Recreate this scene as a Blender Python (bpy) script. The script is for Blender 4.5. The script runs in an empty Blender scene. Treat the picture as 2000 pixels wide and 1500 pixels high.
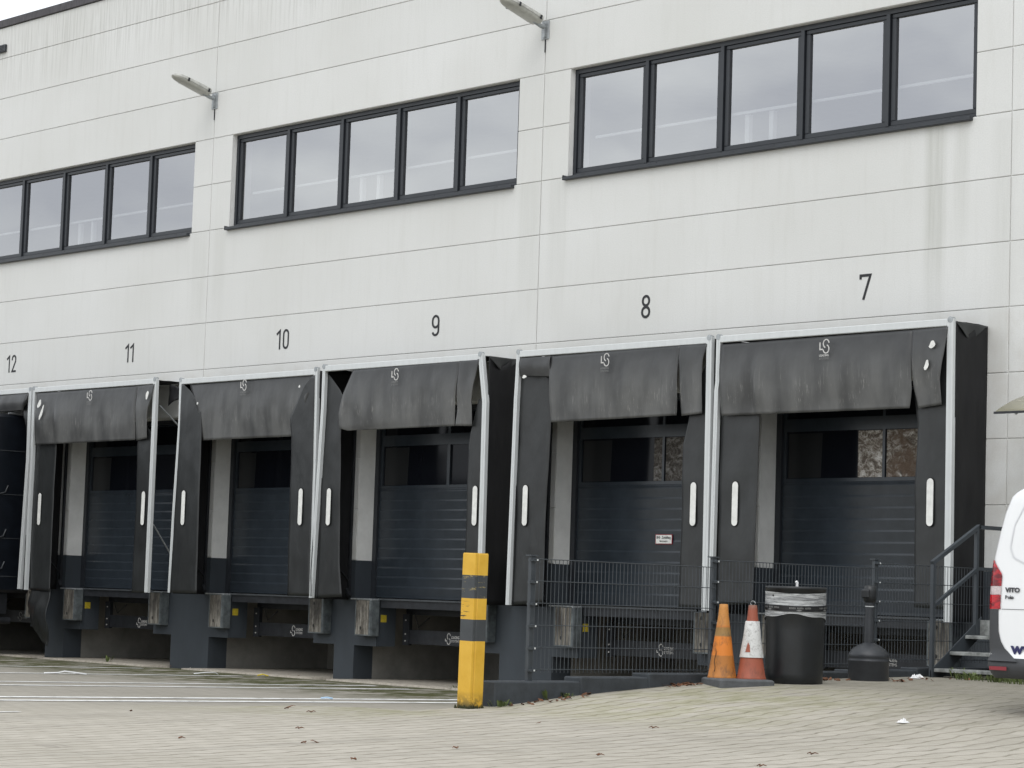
import bpy, bmesh, math, random
from mathutils import Vector, Matrix, noise
random.seed(7)
R = math.radians
S = bpy.context.scene
COL = S.collection

# ------------------------------------------------------------------ camera, sky, sun, exposure
cd = bpy.data.cameras.new('camera'); cam = bpy.data.objects.new('camera', cd); COL.objects.link(cam)
cd.sensor_width = 36; cd.lens = 85.22; cd.clip_start = .1; cd.clip_end = 2000
_r = Vector((0.68234376, 0.73030631, 0.03255286)); _u = Vector((0.04177444, -0.0834108, 0.99563926)); _f = Vector((-0.72983689, 0.67800836, 0.08742298))
cam.matrix_world = Matrix(((_r.x, _u.x, -_f.x, 31.684), (_r.y, _u.y, -_f.y, -22.686), (_r.z, _u.z, -_f.z, 1.289), (0, 0, 0, 1)))
S.camera = cam
W = bpy.data.worlds.new('World'); S.world = W; W.use_nodes = True
wn = W.node_tree.nodes; wl = W.node_tree.links; wn.clear()
sky = wn.new('ShaderNodeTexSky'); sky.sky_type = 'NISHITA'; sky.sun_disc = False
SUN_EL, SUN_AZ = R(52), R(150)
sky.sun_elevation = SUN_EL; sky.sun_rotation = SUN_AZ; sky.air_density = 1.0; sky.dust_density = 3.0
hs = wn.new('ShaderNodeHueSaturation'); hs.inputs['Saturation'].default_value = .22
mixc = wn.new('ShaderNodeMix'); mixc.data_type = 'RGBA'; mixc.inputs[0].default_value = .72
mixc.inputs[7].default_value = (7.9, 8.2, 8.45, 1)      # the even grey cloud deck
tc = wn.new('ShaderNodeTexCoord'); nz_ = wn.new('ShaderNodeTexNoise'); nz_.inputs['Scale'].default_value = 7; nz_.inputs['Detail'].default_value = 4; nz_.inputs['Roughness'].default_value = .55
mp_ = wn.new('ShaderNodeMapping'); mp_.inputs['Scale'].default_value = (1, 1, 2.6); wl.new(tc.outputs['Generated'], mp_.inputs[0]); wl.new(mp_.outputs[0], nz_.inputs['Vector'])
rp = wn.new('ShaderNodeValToRGB'); rp.color_ramp.elements[0].position = .35; rp.color_ramp.elements[0].color = (.74, .75, .79, 1); rp.color_ramp.elements[1].position = .65; rp.color_ramp.elements[1].color = (1.1, 1.1, 1.08, 1); wl.new(nz_.outputs[0], rp.inputs[0])
mul = wn.new('ShaderNodeMix'); mul.data_type = 'RGBA'; mul.blend_type = 'MULTIPLY'; mul.inputs[0].default_value = 1
bg = wn.new('ShaderNodeBackground'); bg.inputs[1].default_value = .13
wo = wn.new('ShaderNodeOutputWorld')
wl.new(sky.outputs[0], hs.inputs['Color']); wl.new(hs.outputs[0], mixc.inputs[6]); wl.new(mixc.outputs[2], mul.inputs[6]); wl.new(rp.outputs[0], mul.inputs[7]); wl.new(mul.outputs[2], bg.inputs[0]); wl.new(bg.outputs[0], wo.inputs[0])
sd = bpy.data.lights.new('sun', 'SUN'); sd.energy = .5; sd.angle = R(40); sd.color = (1, .97, .93)
sun = bpy.data.objects.new('sun', sd); COL.objects.link(sun)
sdir = Vector((math.sin(SUN_AZ) * math.cos(SUN_EL), math.cos(SUN_AZ) * math.cos(SUN_EL), math.sin(SUN_EL)))
sun.rotation_euler = sdir.to_track_quat('Z', 'Y').to_euler()
S.view_settings.view_transform = 'Standard'; S.view_settings.look = 'None'; S.view_settings.gamma = 1
S.view_settings.exposure = .60
S.render.resolution_x = 1024; S.render.resolution_y = 768

# ------------------------------------------------------------------ materials
def srgb(r, g, b):
    f = lambda c: c / 12.92 if c <= .04045 else ((c + .055) / 1.055) ** 2.4
    return (f(r / 255), f(g / 255), f(b / 255), 1)

class NT:
    def __init__(s, name):
        s.m = bpy.data.materials.new(name); s.m.use_nodes = True
        s.n = s.m.node_tree.nodes; s.l = s.m.node_tree.links
        s.b = s.n['Principled BSDF']; s.pos = None
    def link(s, a, b): s.l.new(a, b)
    def P(s):
        if not s.pos: s.pos = s.n.new('ShaderNodeNewGeometry').outputs['Position']
        return s.pos
    def obj(s):
        return s.n.new('ShaderNodeTexCoord').outputs['Object']
    def mapping(s, vec, scale=(1, 1, 1), loc=(0, 0, 0), rot=(0, 0, 0)):
        k = s.n.new('ShaderNodeMapping'); s.link(vec, k.inputs[0])
        k.inputs['Scale'].default_value = scale; k.inputs['Location'].default_value = loc; k.inputs['Rotation'].default_value = rot
        return k.outputs[0]
    def noise(s, vec, sc, det=4, rough=.6, dist=0):
        k = s.n.new('ShaderNodeTexNoise'); s.link(vec, k.inputs['Vector'])
        k.inputs['Scale'].default_value = sc; k.inputs['Detail'].default_value = det; k.inputs['Roughness'].default_value = rough; k.inputs['Distortion'].default_value = dist
        return k.outputs[0]
    def ramp(s, v, stops):
        k = s.n.new('ShaderNodeValToRGB'); s.link(v, k.inputs[0]); e = k.color_ramp.elements
        while len(e) < len(stops): e.new(.5)
        for i, (p, c) in enumerate(stops):
            e[i].position = p; e[i].color = c if len(c) == 4 else (*c, 1)
        return k.outputs[0]
    def mr(s, v, a, b, c=0., d=1.):
        k = s.n.new('ShaderNodeMapRange'); s.link(v, k.inputs[0])
        for i, x in enumerate((a, b, c, d)): k.inputs[i + 1].default_value = x
        return k.outputs[0]
    def math(s, op, a, b=None):
        k = s.n.new('ShaderNodeMath'); k.operation = op
        for i, x in enumerate((a, b)):
            if x is None: continue
            if isinstance(x, (int, float)): k.inputs[i].default_value = x
            else: s.link(x, k.inputs[i])
        return k.outputs[0]
    def mix(s, f, a, b, mode='MIX'):
        k = s.n.new('ShaderNodeMix'); k.data_type = 'RGBA'; k.blend_type = mode
        for i, x in ((0, f), (6, a), (7, b)):
            if isinstance(x, (int, float)): k.inputs[i].default_value = x
            elif isinstance(x, tuple): k.inputs[i].default_value = x if len(x) == 4 else (*x, 1)
            else: s.link(x, k.inputs[i])
        return k.outputs[2]
    def sep(s, vec):
        k = s.n.new('ShaderNodeSeparateXYZ'); s.link(vec, k.inputs[0]); return k.outputs
    def comb(s, x, y, z):
        k = s.n.new('ShaderNodeCombineXYZ')
        for i, v in enumerate((x, y, z)):
            if isinstance(v, (int, float)): k.inputs[i].default_value = v
            else: s.link(v, k.inputs[i])
        return k.outputs[0]
    def bump(s, h, st=.3, d=.01):
        k = s.n.new('ShaderNodeBump'); s.link(h, k.inputs['Height']); k.inputs['Strength'].default_value = st; k.inputs['Distance'].default_value = d
        s.link(k.outputs[0], s.b.inputs['Normal']); return k
    def box(s, x0, x1, y0, y1, z0, z1, soft=.2):      # soft mask of a stain that sits in one place
        o = s.sep(s.P()); f = None
        for c, a, b in ((o[0], x0, x1), (o[1], y0, y1), (o[2], z0, z1)):
            if a is None: continue
            w = s.math('MULTIPLY', s.mr(c, a, a + soft), s.mr(c, b - soft, b, 1, 0))
            f = w if f is None else s.math('MULTIPLY', f, w)
        return f
    def out(s, col=None, rough=.6, metal=0, spec=None):
        if col is not None:
            if isinstance(col, tuple): s.b.inputs['Base Color'].default_value = col if len(col) == 4 else (*col, 1)
            else: s.link(col, s.b.inputs['Base Color'])
        if isinstance(rough, (int, float)): s.b.inputs['Roughness'].default_value = rough
        else: s.link(rough, s.b.inputs['Roughness'])
        s.b.inputs['Metallic'].default_value = metal
        if spec is not None: s.b.inputs['Specular IOR Level'].default_value = spec
        return s.m

def plain(name, col, rough=.5, metal=0, var=.25, sc=6, stretch=(1, 1, 1), bump=0, spec=None, bsc=None):
    t = NT(name); p = t.mapping(t.P(), stretch)
    n = t.noise(p, sc, 5, .65)
    f = t.mr(n, .3, .7)
    c0 = tuple(max(0, c * (1 - var)) for c in col[:3]); c1 = tuple(c * (1 + var) for c in col[:3])
    if bump: t.bump(t.noise(t.P(), bsc or sc * 6, 3), bump, .004)
    return t.out(t.mix(f, c0, c1), rough, metal, spec)

def m_facade():
    t = NT('facade_concrete'); P = t.P(); o = t.sep(P)
    fine = t.noise(P, 55, 3, .7); st = t.noise(t.mapping(P, (5, 5, .45)), 1.6, 6, .7); st2 = t.noise(t.mapping(P, (26, 26, .8)), 1, 4, .7)
    big = t.noise(P, .35, 3, .5)
    c = t.mix(t.mr(fine, .3, .75), (.63, .635, .622), (.722, .725, .712))
    wn_ = t.n.new('ShaderNodeTexWhiteNoise'); t.link(t.comb(t.math('FLOOR', t.math('DIVIDE', o[0], 7.74)), t.math('FLOOR', t.math('DIVIDE', t.math('SUBTRACT', o[2], 1.75), .75)), 3.7), wn_.inputs['Vector'])
    c = t.mix(t.math('MULTIPLY', wn_.outputs['Value'], .38), c, (.585, .59, .57))
    pit = t.noise(P, 120, 2, .8); c = t.mix(t.mr(pit, .62, .70, 0, .35), c, (.36, .36, .33))
    c = t.mix(t.math('MULTIPLY', t.mr(big, .36, .66), .45), c, (.55, .55, .52))
    c = t.mix(t.math('MULTIPLY', t.mr(st, .5, .8), .26), c, (.48, .475, .44))
    top = t.mr(o[2], 9.6, 11.4)
    c = t.mix(t.math('MULTIPLY', t.math('MULTIPLY', t.mr(st2, .47, .68), top), .7), c, (.33, .33, .30))
    # dirt carried down by water from the ends of the sills
    for x0, x1, z0, z1, k in ((14.25, 14.62, 4.3, 7.0, .8), (14.68, 14.95, 5.0, 7.0, .5), (7.25, 7.75, 4.9, 6.98, .35), (7.85, 8.3, 4.9, 6.98, .3), (-.5, .0, 4.8, 6.98, .3), (.1, .5, 4.8, 6.98, .25), (15.2, 15.6, 3.0, 6.9, .25)):
        f = t.math('MULTIPLY', t.box(x0, x1, None and 0, 0, z0, z1, .13) if False else _xz(t, o, x0, x1, z0, z1), t.mr(st2, .3, .75, .35, 1))
        c = t.mix(t.math('MULTIPLY', f, k * .62), c, (.33, .335, .29))
    # grime just above the door openings
    f = t.math('MULTIPLY', t.mr(o[2], 4.75, 4.62), t.mr(t.noise(P, 2.2, 4), .4, .65))
    c = t.mix(t.math('MULTIPLY', f, .35), c, (.45, .42, .37))
    t.bump(fine, .35, .006)
    return t.out(c, .85)
def _xz(t, o, x0, x1, z0, z1):
    w = t.math('MULTIPLY', t.mr(o[0], x0, x0 + .1), t.mr(o[0], x1 - .1, x1, 1, 0))
    return t.math('MULTIPLY', w, t.math('MULTIPLY', t.mr(o[2], z0, z0 + 1.4), t.mr(o[2], z1, z1 + .05, 1, 0)))

def m_paving():
    t = NT('block_paving'); P = t.P(); o = t.sep(P)
    n1 = t.noise(P, 1.1, 3); n2 = t.noise(P, 5, 3)
    wav = t.math('MULTIPLY', t.math('SINE', t.math('MULTIPLY', o[1], 2 * math.pi / .4)), .02)
    wob = t.math('MULTIPLY', t.math('SUBTRACT', n1, .5), .14)
    wob2 = t.math('MULTIPLY', t.math('SUBTRACT', n2, .5), .05)
    u = t.math('ADD', t.math('ADD', o[0], wav), t.math('ADD', wob, wob2))
    v = t.math('ADD', o[1], t.math('MULTIPLY', wob, .5))
    RH, BW = .205, .20
    ru = t.math('DIVIDE', u, RH); row = t.math('FLOOR', ru); fu = t.math('FRACT', ru)
    du = t.math('MULTIPLY', t.math('SUBTRACT', .5, t.math('ABSOLUTE', t.math('SUBTRACT', fu, .5))), RH)      # metres to the course joint
    rv = t.math('ADD', t.math('DIVIDE', v, BW), t.math('MULTIPLY', row, .5)); fv = t.math('FRACT', rv)
    dv = t.math('MULTIPLY', t.math('SUBTRACT', .5, t.math('ABSOLUTE', t.math('SUBTRACT', fv, .5))), BW)
    wn_ = t.n.new('ShaderNodeTexWhiteNoise'); t.link(t.comb(row, t.math('FLOOR', rv), 0), wn_.inputs['Vector'])
    jn = t.mr(t.noise(P, 3.1, 4, .7), .3, .7, .35, 1)
    ju = t.math('MULTIPLY', t.mr(du, .005, .020, 1, 0), jn); jv = t.math('MULTIPLY', t.mr(dv, .002, .007, 1, 0), .28)
    joint = t.math('MAXIMUM', ju, jv)
    c = t.mix(wn_.outputs['Value'], (.40, .370, .318), (.455, .423, .368))
    c = t.mix(t.math('MULTIPLY', joint, .85), c, (.13, .115, .075))
    fine = t.noise(P, 90, 3, .7)
    c = t.mix(t.mr(fine, .35, .7, 0, .25), c, (.52, .485, .41))
    big = t.noise(t.mapping(P, (.5, 1, 1)), .55, 5, .6)
    c = t.mix(t.mr(big, .45, .75, 0, .45), c, (.29, .27, .22))
    # grime where the trucks stand: dull grey bays near the docks
    bay = t.math('MULTIPLY', t.mr(o[0], 14.0, 11.0), t.mr(o[1], -13, -8))
    c = t.mix(t.math('MULTIPLY', bay, .55), c, (.235, .222, .195))
    c = t.mix(t.math('MULTIPLY', t.math('MULTIPLY', t.mr(o[0], 15.6, 15.75), t.mr(o[1], -7.0, -4.4)), .55), c, (.17, .162, .13))
    tr_ = t.noise(t.mapping(P, (2.2, .12, 1), rot=(0, 0, .25)), 1.3, 4, .6); c = t.mix(t.mr(tr_, .5, .68, 0, .32), c, (.235, .22, .19))
    oil = t.noise(P, 1.7, 3, .6, .8); c = t.mix(t.mr(oil, .66, .73, 0, .35), c, (.15, .14, .12))
    # moss: along the dock face, on the crest left of the bollard, beside the kerb
    mo = t.noise(t.mapping(P, (1.3, .8, 1)), 1.9, 6, .72)
    m1 = t.math('MULTIPLY', t.math('MULTIPLY', t.mr(o[1], -5.2, -3.2), t.mr(o[0], 15.4, 15.3)), t.mr(mo, .40, .52))
    m2 = t.math('MULTIPLY', t.math('MULTIPLY', t.mr(o[1], -10.4, -8.9), t.mr(o[1], -7.6, -8.3)), t.math('MULTIPLY', t.mr(o[0], 11.5, 14.0), t.mr(mo, .38, .6)))
    m2 = t.math('MULTIPLY', m2, t.mr(o[0], 16.6, 15.6))
    m3 = t.math('MULTIPLY', t.math('MULTIPLY', t.mr(o[0], 15.7, 16.2), t.mr(o[0], 19.4, 17.6)), t.math('MULTIPLY', t.math('MULTIPLY', t.mr(o[1], -8.8, -7.6), t.mr(o[1], -4.6, -5.8)), t.mr(mo, .38, .62)))
    m4 = t.math('MULTIPLY', t.math('MULTIPLY', t.mr(o[0], 10.5, 13), t.mr(o[1], -9, -7)), t.mr(mo, .5, .7))
    m5 = t.math('MULTIPLY', t.math('MULTIPLY', t.mr(o[1], -6, -2), t.mr(o[0], 14, 10)), t.mr(mo, .5, .75))
    c = t.mix(t.math('MULTIPLY', m1, .95), c, (.060, .064, .022))
    c = t.mix(t.math('MULTIPLY', m2, .6), c, (.20, .20, .09))
    c = t.mix(t.math('MULTIPLY', m3, .42), c, (.30, .30, .13))
    c = t.mix(t.math('MULTIPLY', t.math('MAXIMUM', m4, m5), .4), c, (.15, .145, .09))
    bp = t.math('ADD', t.math('MULTIPLY', joint, -1.0), t.math('MULTIPLY', fine, .25))
    t.bump(bp, .9, .018)
    return t.out(c, .95, 0, .08)

def m_line():
    t = NT('worn_lane_paint'); P = t.P()
    n = t.noise(t.mapping(P, (1, .5, 1)), 9, 6, .75)
    c = t.mix(t.mr(n, .36, .5), (.36, .345, .31), (.80, .80, .78))
    return t.out(c, .9, 0, .1)

def m_curtain(name, base, scuff, z0=3.45, z1=4.4):
    t = NT(name); P = t.P(); o = t.sep(P)
    big = t.noise(P, 2.3, 4, .6); st = t.noise(t.mapping(P, (60, 60, 3.2)), 1, 5, .75); st2 = t.noise(t.mapping(P, (4, 4, .9)), 1, 2, .5)
    c = t.mix(t.mr(big, .3, .7), tuple(x * .8 for x in base), tuple(x * 1.25 for x in base))
    if scuff:
        band = t.math('MULTIPLY', t.mr(o[2], z1 + .02, z1 - .5), t.mr(st2, .3, .62, .2, 1))
        c = t.mix(t.math('MULTIPLY', band, .9), c, (.125, .126, .123))
        hot = t.math('MULTIPLY', t.math('MULTIPLY', t.mr(o[2], z1 - .2, z1 - .5), t.mr(o[2], z0 + .02, z0 + .4)), t.math('MULTIPLY', t.mr(st, .55, .72), t.mr(t.noise(t.mapping(P, (4, 4, 2.5)), 1, 3), .42, .6)))
        c = t.mix(t.math('MULTIPLY', hot, .8), c, (.34, .33, .31))
    else:
        c = t.mix(t.math('MULTIPLY', t.mr(st2, .5, .75), .4), c, tuple(x * 2 for x in base))
    t.bump(t.noise(t.mapping(P, (1, 1, .6)), 4, 3, .45), .3, .05)
    return t.out(c, .4, 0, .45)

M = {}
M['facade'] = m_facade()
M['paving'] = m_paving()
M['line'] = m_line()
M['top_curtain'] = m_curtain('scuffed_black_rubber', (.037, .038, .039), True)
M['side_curtain'] = m_curtain('black_rubber', (.020, .0215, .022), False)
M['canvas'] = plain('black_canvas', (.0135, .0135, .0145), .6, 0, .3, 5, (1, 1, .3), .3, .25, 20)
M['alu'] = plain('pale_aluminium', (.58, .60, .60), .45, .1, .05, 5, (3, 3, .8))
M['door'] = plain('anthracite_steel', (.026, .033, .041), .27, .0, .18, 3)
M['frame'] = plain('anthracite_frame', (.022, .0255, .031), .42, .0, .12, 4)
M['base'] = plain('dark_blue_grey_paint', (.037, .045, .054), .62, 0, .14, 2.5, (1, 1, .4), .25)
M['curb'] = plain('dark_painted_concrete', (.034, .040, .046), .75, 0, .35, 5, (1, 1, 1), .4)
M['concrete'] = plain('bare_concrete', (.22, .212, .19), .85, 0, .2, 3, (1, 1, 1), .4)
M['slab'] = plain('dusty_concrete', (.33, .30, .25), .9, 0, .35, 14, (1, 1, 1), .5)
M['steel'] = plain('galvanised_steel', (.36, .38, .39), .5, .5, .25, 18)
M['dark_steel'] = plain('dark_steel', (.02, .022, .026), .5, .2, .4, 8)
M['fence'] = plain('fence_anthracite', (.045, .053, .061), .45, .0, .15, 6)
M['black'] = plain('black_plastic', (.010, .0115, .013), .38, 0, .3, 7, (1, 1, 1), .15)
M['ash'] = plain('charcoal_plastic', (.028, .031, .036), .45, 0, .2, 7, (1, 1, 1), .15)
M['ink'] = plain('dark_lettering', (.020, .021, .024), .7, 0, .1)
M['white_print'] = plain('faded_white_print', (.55, .54, .52), .7, 0, .3, 40)
M['faint_print'] = plain('worn_white_print', (.17, .17, .165), .7, 0, .4, 60)
M['lamp_body'] = plain('weathered_lamp_grey', (.42, .42, .39), .6, 0, .25, 14)
M['lamp_glass'] = plain('clouded_lamp_glass', (.46, .46, .42), .3, 0, .15, 14)
M['coping'] = plain('dark_coping', (.060, .056, .062), .7, 0, .5, 5, (5, 5, 1))
M['marker'] = plain('white_marker', (.72, .72, .69), .55, 0, .12, 12)
M['yellow_sticker'] = plain('yellow_sticker', (.55, .42, .03), .6, 0, .3, 20)
M['rubber'] = plain('grey_rubber', (.085, .09, .095), .85, 0, .25, 12, (1, 1, 1), .4)
M['room'] = plain('room_grey', (.22, .22, .22), .9, 0, .1)
M['rail_white'] = plain('white_interior_rail', (.85, .86, .85), .5, 0, .04)
M['paper'] = plain('white_paper', (.78, .78, .78), .8, 0, .08, 20)
M['plastic_strip'] = plain('white_plastic_strip', (.75, .76, .77), .5, 0, .1, 20)
M['leaf'] = plain('dead_leaf', (.13, .055, .025), .8, 0, .7, 9)
M['weed'] = plain('weed_green', (.09, .12, .035), .7, 0, .5, 9)
M['moss'] = plain('moss', (.035, .038, .014), .95, 0, .5, 30, (1, 1, 1), .6)
M['tread'] = plain('dirty_grating', (.26, .27, .26), .7, .2, .55, 9)
M['van'] = plain('white_car_paint', (.78, .79, .80), .22, 0, .015, 1)
M['van_trim'] = plain('grey_bumper_plastic', (.040, .042, .046), .6, 0, .1, 6)
M['van_gap'] = plain('shut_line', (.05, .05, .055), .7, 0, .05)
M['tyre'] = plain('tyre_rubber', (.014, .014, .014), .8, 0, .2)
M['truck'] = plain('black_truck_panel', (.006, .008, .012), .35, 0, .3, 5)
M['truck_edge'] = plain('truck_panel_seam', (.05, .055, .06), .5, 0, .3, 5)
M['orange_lens'] = plain('orange_lens', (.75, .16, .02), .3, 0, .1)
M['blue_ink'] = plain('navy_lettering', (.012, .012, .08), .4, 0, .05)
M['red_frame'] = plain('dark_red_print', (.22, .02, .03), .6, 0, .1)

def m_glass_window():
    t = NT('coated_window_glass')
    t.n.remove(t.b); out = t.n['Material Output']
    g = t.n.new('ShaderNodeBsdfGlossy'); g.inputs['Roughness'].default_value = .03
    tr = t.n.new('ShaderNodeBsdfTransparent'); tr.inputs['Color'].default_value = (.8, .83, .84, 1)
    g.inputs['Color'].default_value = (.635, .635, .64, 1)
    mx = t.n.new('ShaderNodeMixShader'); mx.inputs[0].default_value = .62
    w = t.noise(t.P(), .5, 2, .5); b = t.n.new('ShaderNodeBump'); b.inputs['Strength'].default_value = .08; b.inputs['Distance'].default_value = .05
    t.link(w, b.inputs['Height']); t.link(b.outputs[0], g.inputs['Normal'])
    t.link(tr.outputs[0], mx.inputs[1]); t.link(g.outputs[0], mx.inputs[2]); t.link(mx.outputs[0], out.inputs[0])
    return t.m
M['win_glass'] = m_glass_window()
def m_dark_pane():
    t = NT('dark_door_pane'); t.b.inputs['IOR'].default_value = 1.35
    n = t.noise(t.P(), 1.2, 2)
    return t.out(t.mix(n, (.0035, .0045, .007), (.009, .010, .013)), .08, 0, .3)
M['pane'] = m_dark_pane()
def m_film(k, nm):      # crumpled clear film behind the pane, reflected branches and sky painted into its colour
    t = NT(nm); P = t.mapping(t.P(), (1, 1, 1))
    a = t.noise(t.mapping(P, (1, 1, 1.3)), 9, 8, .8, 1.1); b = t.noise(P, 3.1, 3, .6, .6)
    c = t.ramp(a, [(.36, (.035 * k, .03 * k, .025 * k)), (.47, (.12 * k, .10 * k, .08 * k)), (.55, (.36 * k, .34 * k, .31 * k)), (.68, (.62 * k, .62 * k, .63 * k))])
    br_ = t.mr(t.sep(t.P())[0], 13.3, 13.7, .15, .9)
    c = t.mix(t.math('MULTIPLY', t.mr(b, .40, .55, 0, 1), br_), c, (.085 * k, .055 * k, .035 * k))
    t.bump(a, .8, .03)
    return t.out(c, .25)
M['film'] = m_film(1.5, 'crumpled_film_reflection'); M['film_dark'] = m_film(.42, 'crumpled_film_reflection_dim')
def m_grey_pane():
    t = NT('painted_pane_reflection')
    return t.out((.020, .021, .022), .2, 0, .3)  # even grey painted in place of a reflection in the glass
M['pane_grey'] = m_grey_pane()
def m_wood():
    t = NT('worn_buffer_wood'); P = t.P()
    n = t.noise(t.mapping(P, (30, 30, 2.2)), 1, 6, .8); b = t.noise(t.mapping(P, (5, 5, 2)), 1, 4, .6)
    c = t.ramp(n, [(.3, (.03, .026, .022)), (.48, (.13, .118, .098)), (.66, (.36, .34, .30))])
    lo_ = t.math('FRACT', t.sep(P)[2]); c = t.mix(t.math('MULTIPLY', t.mr(b, .42, .6), t.mr(t.sep(P)[2], .74, .95, .1, .85)), c, (.035, .031, .028))
    t.bump(n, .8, .01)
    return t.out(c, .85)
M['wood'] = m_wood()
def m_post():
    t = NT('bollard_paint'); P = t.obj(); o = t.sep(P)
    k = t.math('GREATER_THAN', t.math('FRACT', t.math('DIVIDE', o[2], 1)), 2)
    z = o[2]
    def band(a, b): return t.math('MULTIPLY', t.math('GREATER_THAN', z, a), t.math('LESS_THAN', z, b))
    f = t.math('ADD', band(.61, .80), band(.985, 1.19))
    ye = t.mix(t.mr(t.noise(P, 9, 4), .3, .7), (.60, .34, .022), (.68, .41, .045))
    cr = t.noise(t.mapping(P, (30, 30, 2)), 1, 5, .8)
    ye = t.mix(t.mr(cr, .66, .72, 0, .7), ye, (.16, .09, .01))
    gr = t.mix(t.mr(t.noise(P, 6, 4), .3, .7), (.034, .039, .044), (.050, .056, .061))
    gr = t.mix(t.mr(t.noise(t.mapping(P, (3, 3, 14)), 2.4, 5, .8), .58, .64, 0, .8), gr, (.42, .33, .12)) if False else t.mix(t.math('MULTIPLY', t.mr(t.noise(t.mapping(P, (3, 3, 14)), 2.4, 5, .8), .58, .64, 0, .8), t.math('GREATER_THAN', z, .95)), gr, (.42, .33, .12))
    c = t.mix(f, ye, gr)
    mo = t.math('MULTIPLY', t.mr(z, .17, .02), t.mr(t.noise(P, 14, 5, .7), .38, .5))
    c = t.mix(mo, c, (.022, .026, .010))
    sc = t.math('MULTIPLY', t.math('MULTIPLY', t.mr(z, .78, .82), t.mr(z, .97, .93)), t.math('MULTIPLY', t.mr(o[0], .04, -.04), t.mr(t.noise(t.mapping(P, (3, 3, 20)), 2.6, 4), .54, .58)))
    c = t.mix(sc, c, (.02, .02, .02))
    return t.out(c, .5)
M['bollard'] = m_post()
def m_cone(name, stops, dirt):
    t = NT(name); P = t.obj(); o = t.sep(P)
    k = t.n.new('ShaderNodeValToRGB'); k.color_ramp.interpolation = 'LINEAR'; t.link(t.mr(t.math('ADD', o[2], t.math('MULTIPLY', t.math('SUBTRACT', t.noise(P, 8, 3), .5), .025)), 0, .72), k.inputs[0]); e = k.color_ramp.elements
    while len(e) < len(stops): e.new(.5)
    for i, (p, c) in enumerate(stops): e[i].position = p; e[i].color = (*c, 1)
    n = t.noise(t.mapping(P, (1, 1, .5)), 13, 6, .75)
    c = t.mix(t.mr(n, .5, .72, 0, dirt), k.outputs[0], (.045, .035, .022))
    return t.out(c, .6)
M['cone_y'] = m_cone('faded_orange_plastic', [(0, (.45, .17, .03)), (.29, (.40, .15, .025)), (.30, (.62, .19, .02)), (.54, (.66, .20, .02)), (.56, (.28, .17, .06)), (.66, (.30, .16, .04)), (.68, (.52, .17, .03)), (.70, (.52, .22, .05)), (1, (.50, .22, .05))], .75)
M['cone_r'] = m_cone('faded_red_plastic', [(0, (.33, .085, .045)), (.9, (.30, .08, .045)), (.97, (.2, .09, .06)), (1, (.10, .07, .06))], .5)
def m_sleeve():
    t = NT('scuffed_white_sleeve'); P = t.obj(); o = t.sep(P)
    n = t.noise(P, 22, 6, .8, 1.0)
    c = t.mix(t.mr(n, .5, .66, 0, .75), (.60, .60, .585), (.20, .19, .18))
    return t.out(c, .6)
M['sleeve'] = m_sleeve()
def m_wrap():
    t = NT('stretch_film_wrap'); P = t.obj()
    n = t.noise(t.mapping(P, (2.2, 2.2, 34), rot=(.06, .04, 0)), 1.6, 7, .75, .5)
    c = t.ramp(n, [(.33, (.02, .021, .023)), (.42, (.16, .165, .17)), (.54, (.45, .46, .46)), (.68, (.74, .75, .74))])
    t.bump(n, .9, .012)
    return t.out(c, .3)
M['wrap'] = m_wrap()
def m_tape():
    t = NT('black_printed_tape'); return t.out((.006, .006, .007), .3)
M['tape'] = m_tape()
def m_red_lens():
    t = NT('red_lamp_lens'); P = t.P(); o = t.sep(P)
    n = t.noise(t.mapping(P, (4, 4, 14)), 2.2, 2)
    c = t.mix(t.mr(n, .4, .6), (.13, .004, .008), (.50, .012, .02))
    return t.out(c, .12)
M['red_lens'] = m_red_lens()
M['clear_lens'] = plain('clear_lens', (.52, .44, .44), .15, 0, .2, 60)
def m_poly():
    t = NT('yellowed_polycarbonate'); t.b.inputs['Transmission Weight'].default_value = .5
    return t.out((.68, .65, .50), .25)
M['poly'] = m_poly()

# ------------------------------------------------------------------ mesh helpers
def wloc(o):
    v = Vector((0, 0, 0))
    while o is not None: v += o.location; o = o.parent
    return v

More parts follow.
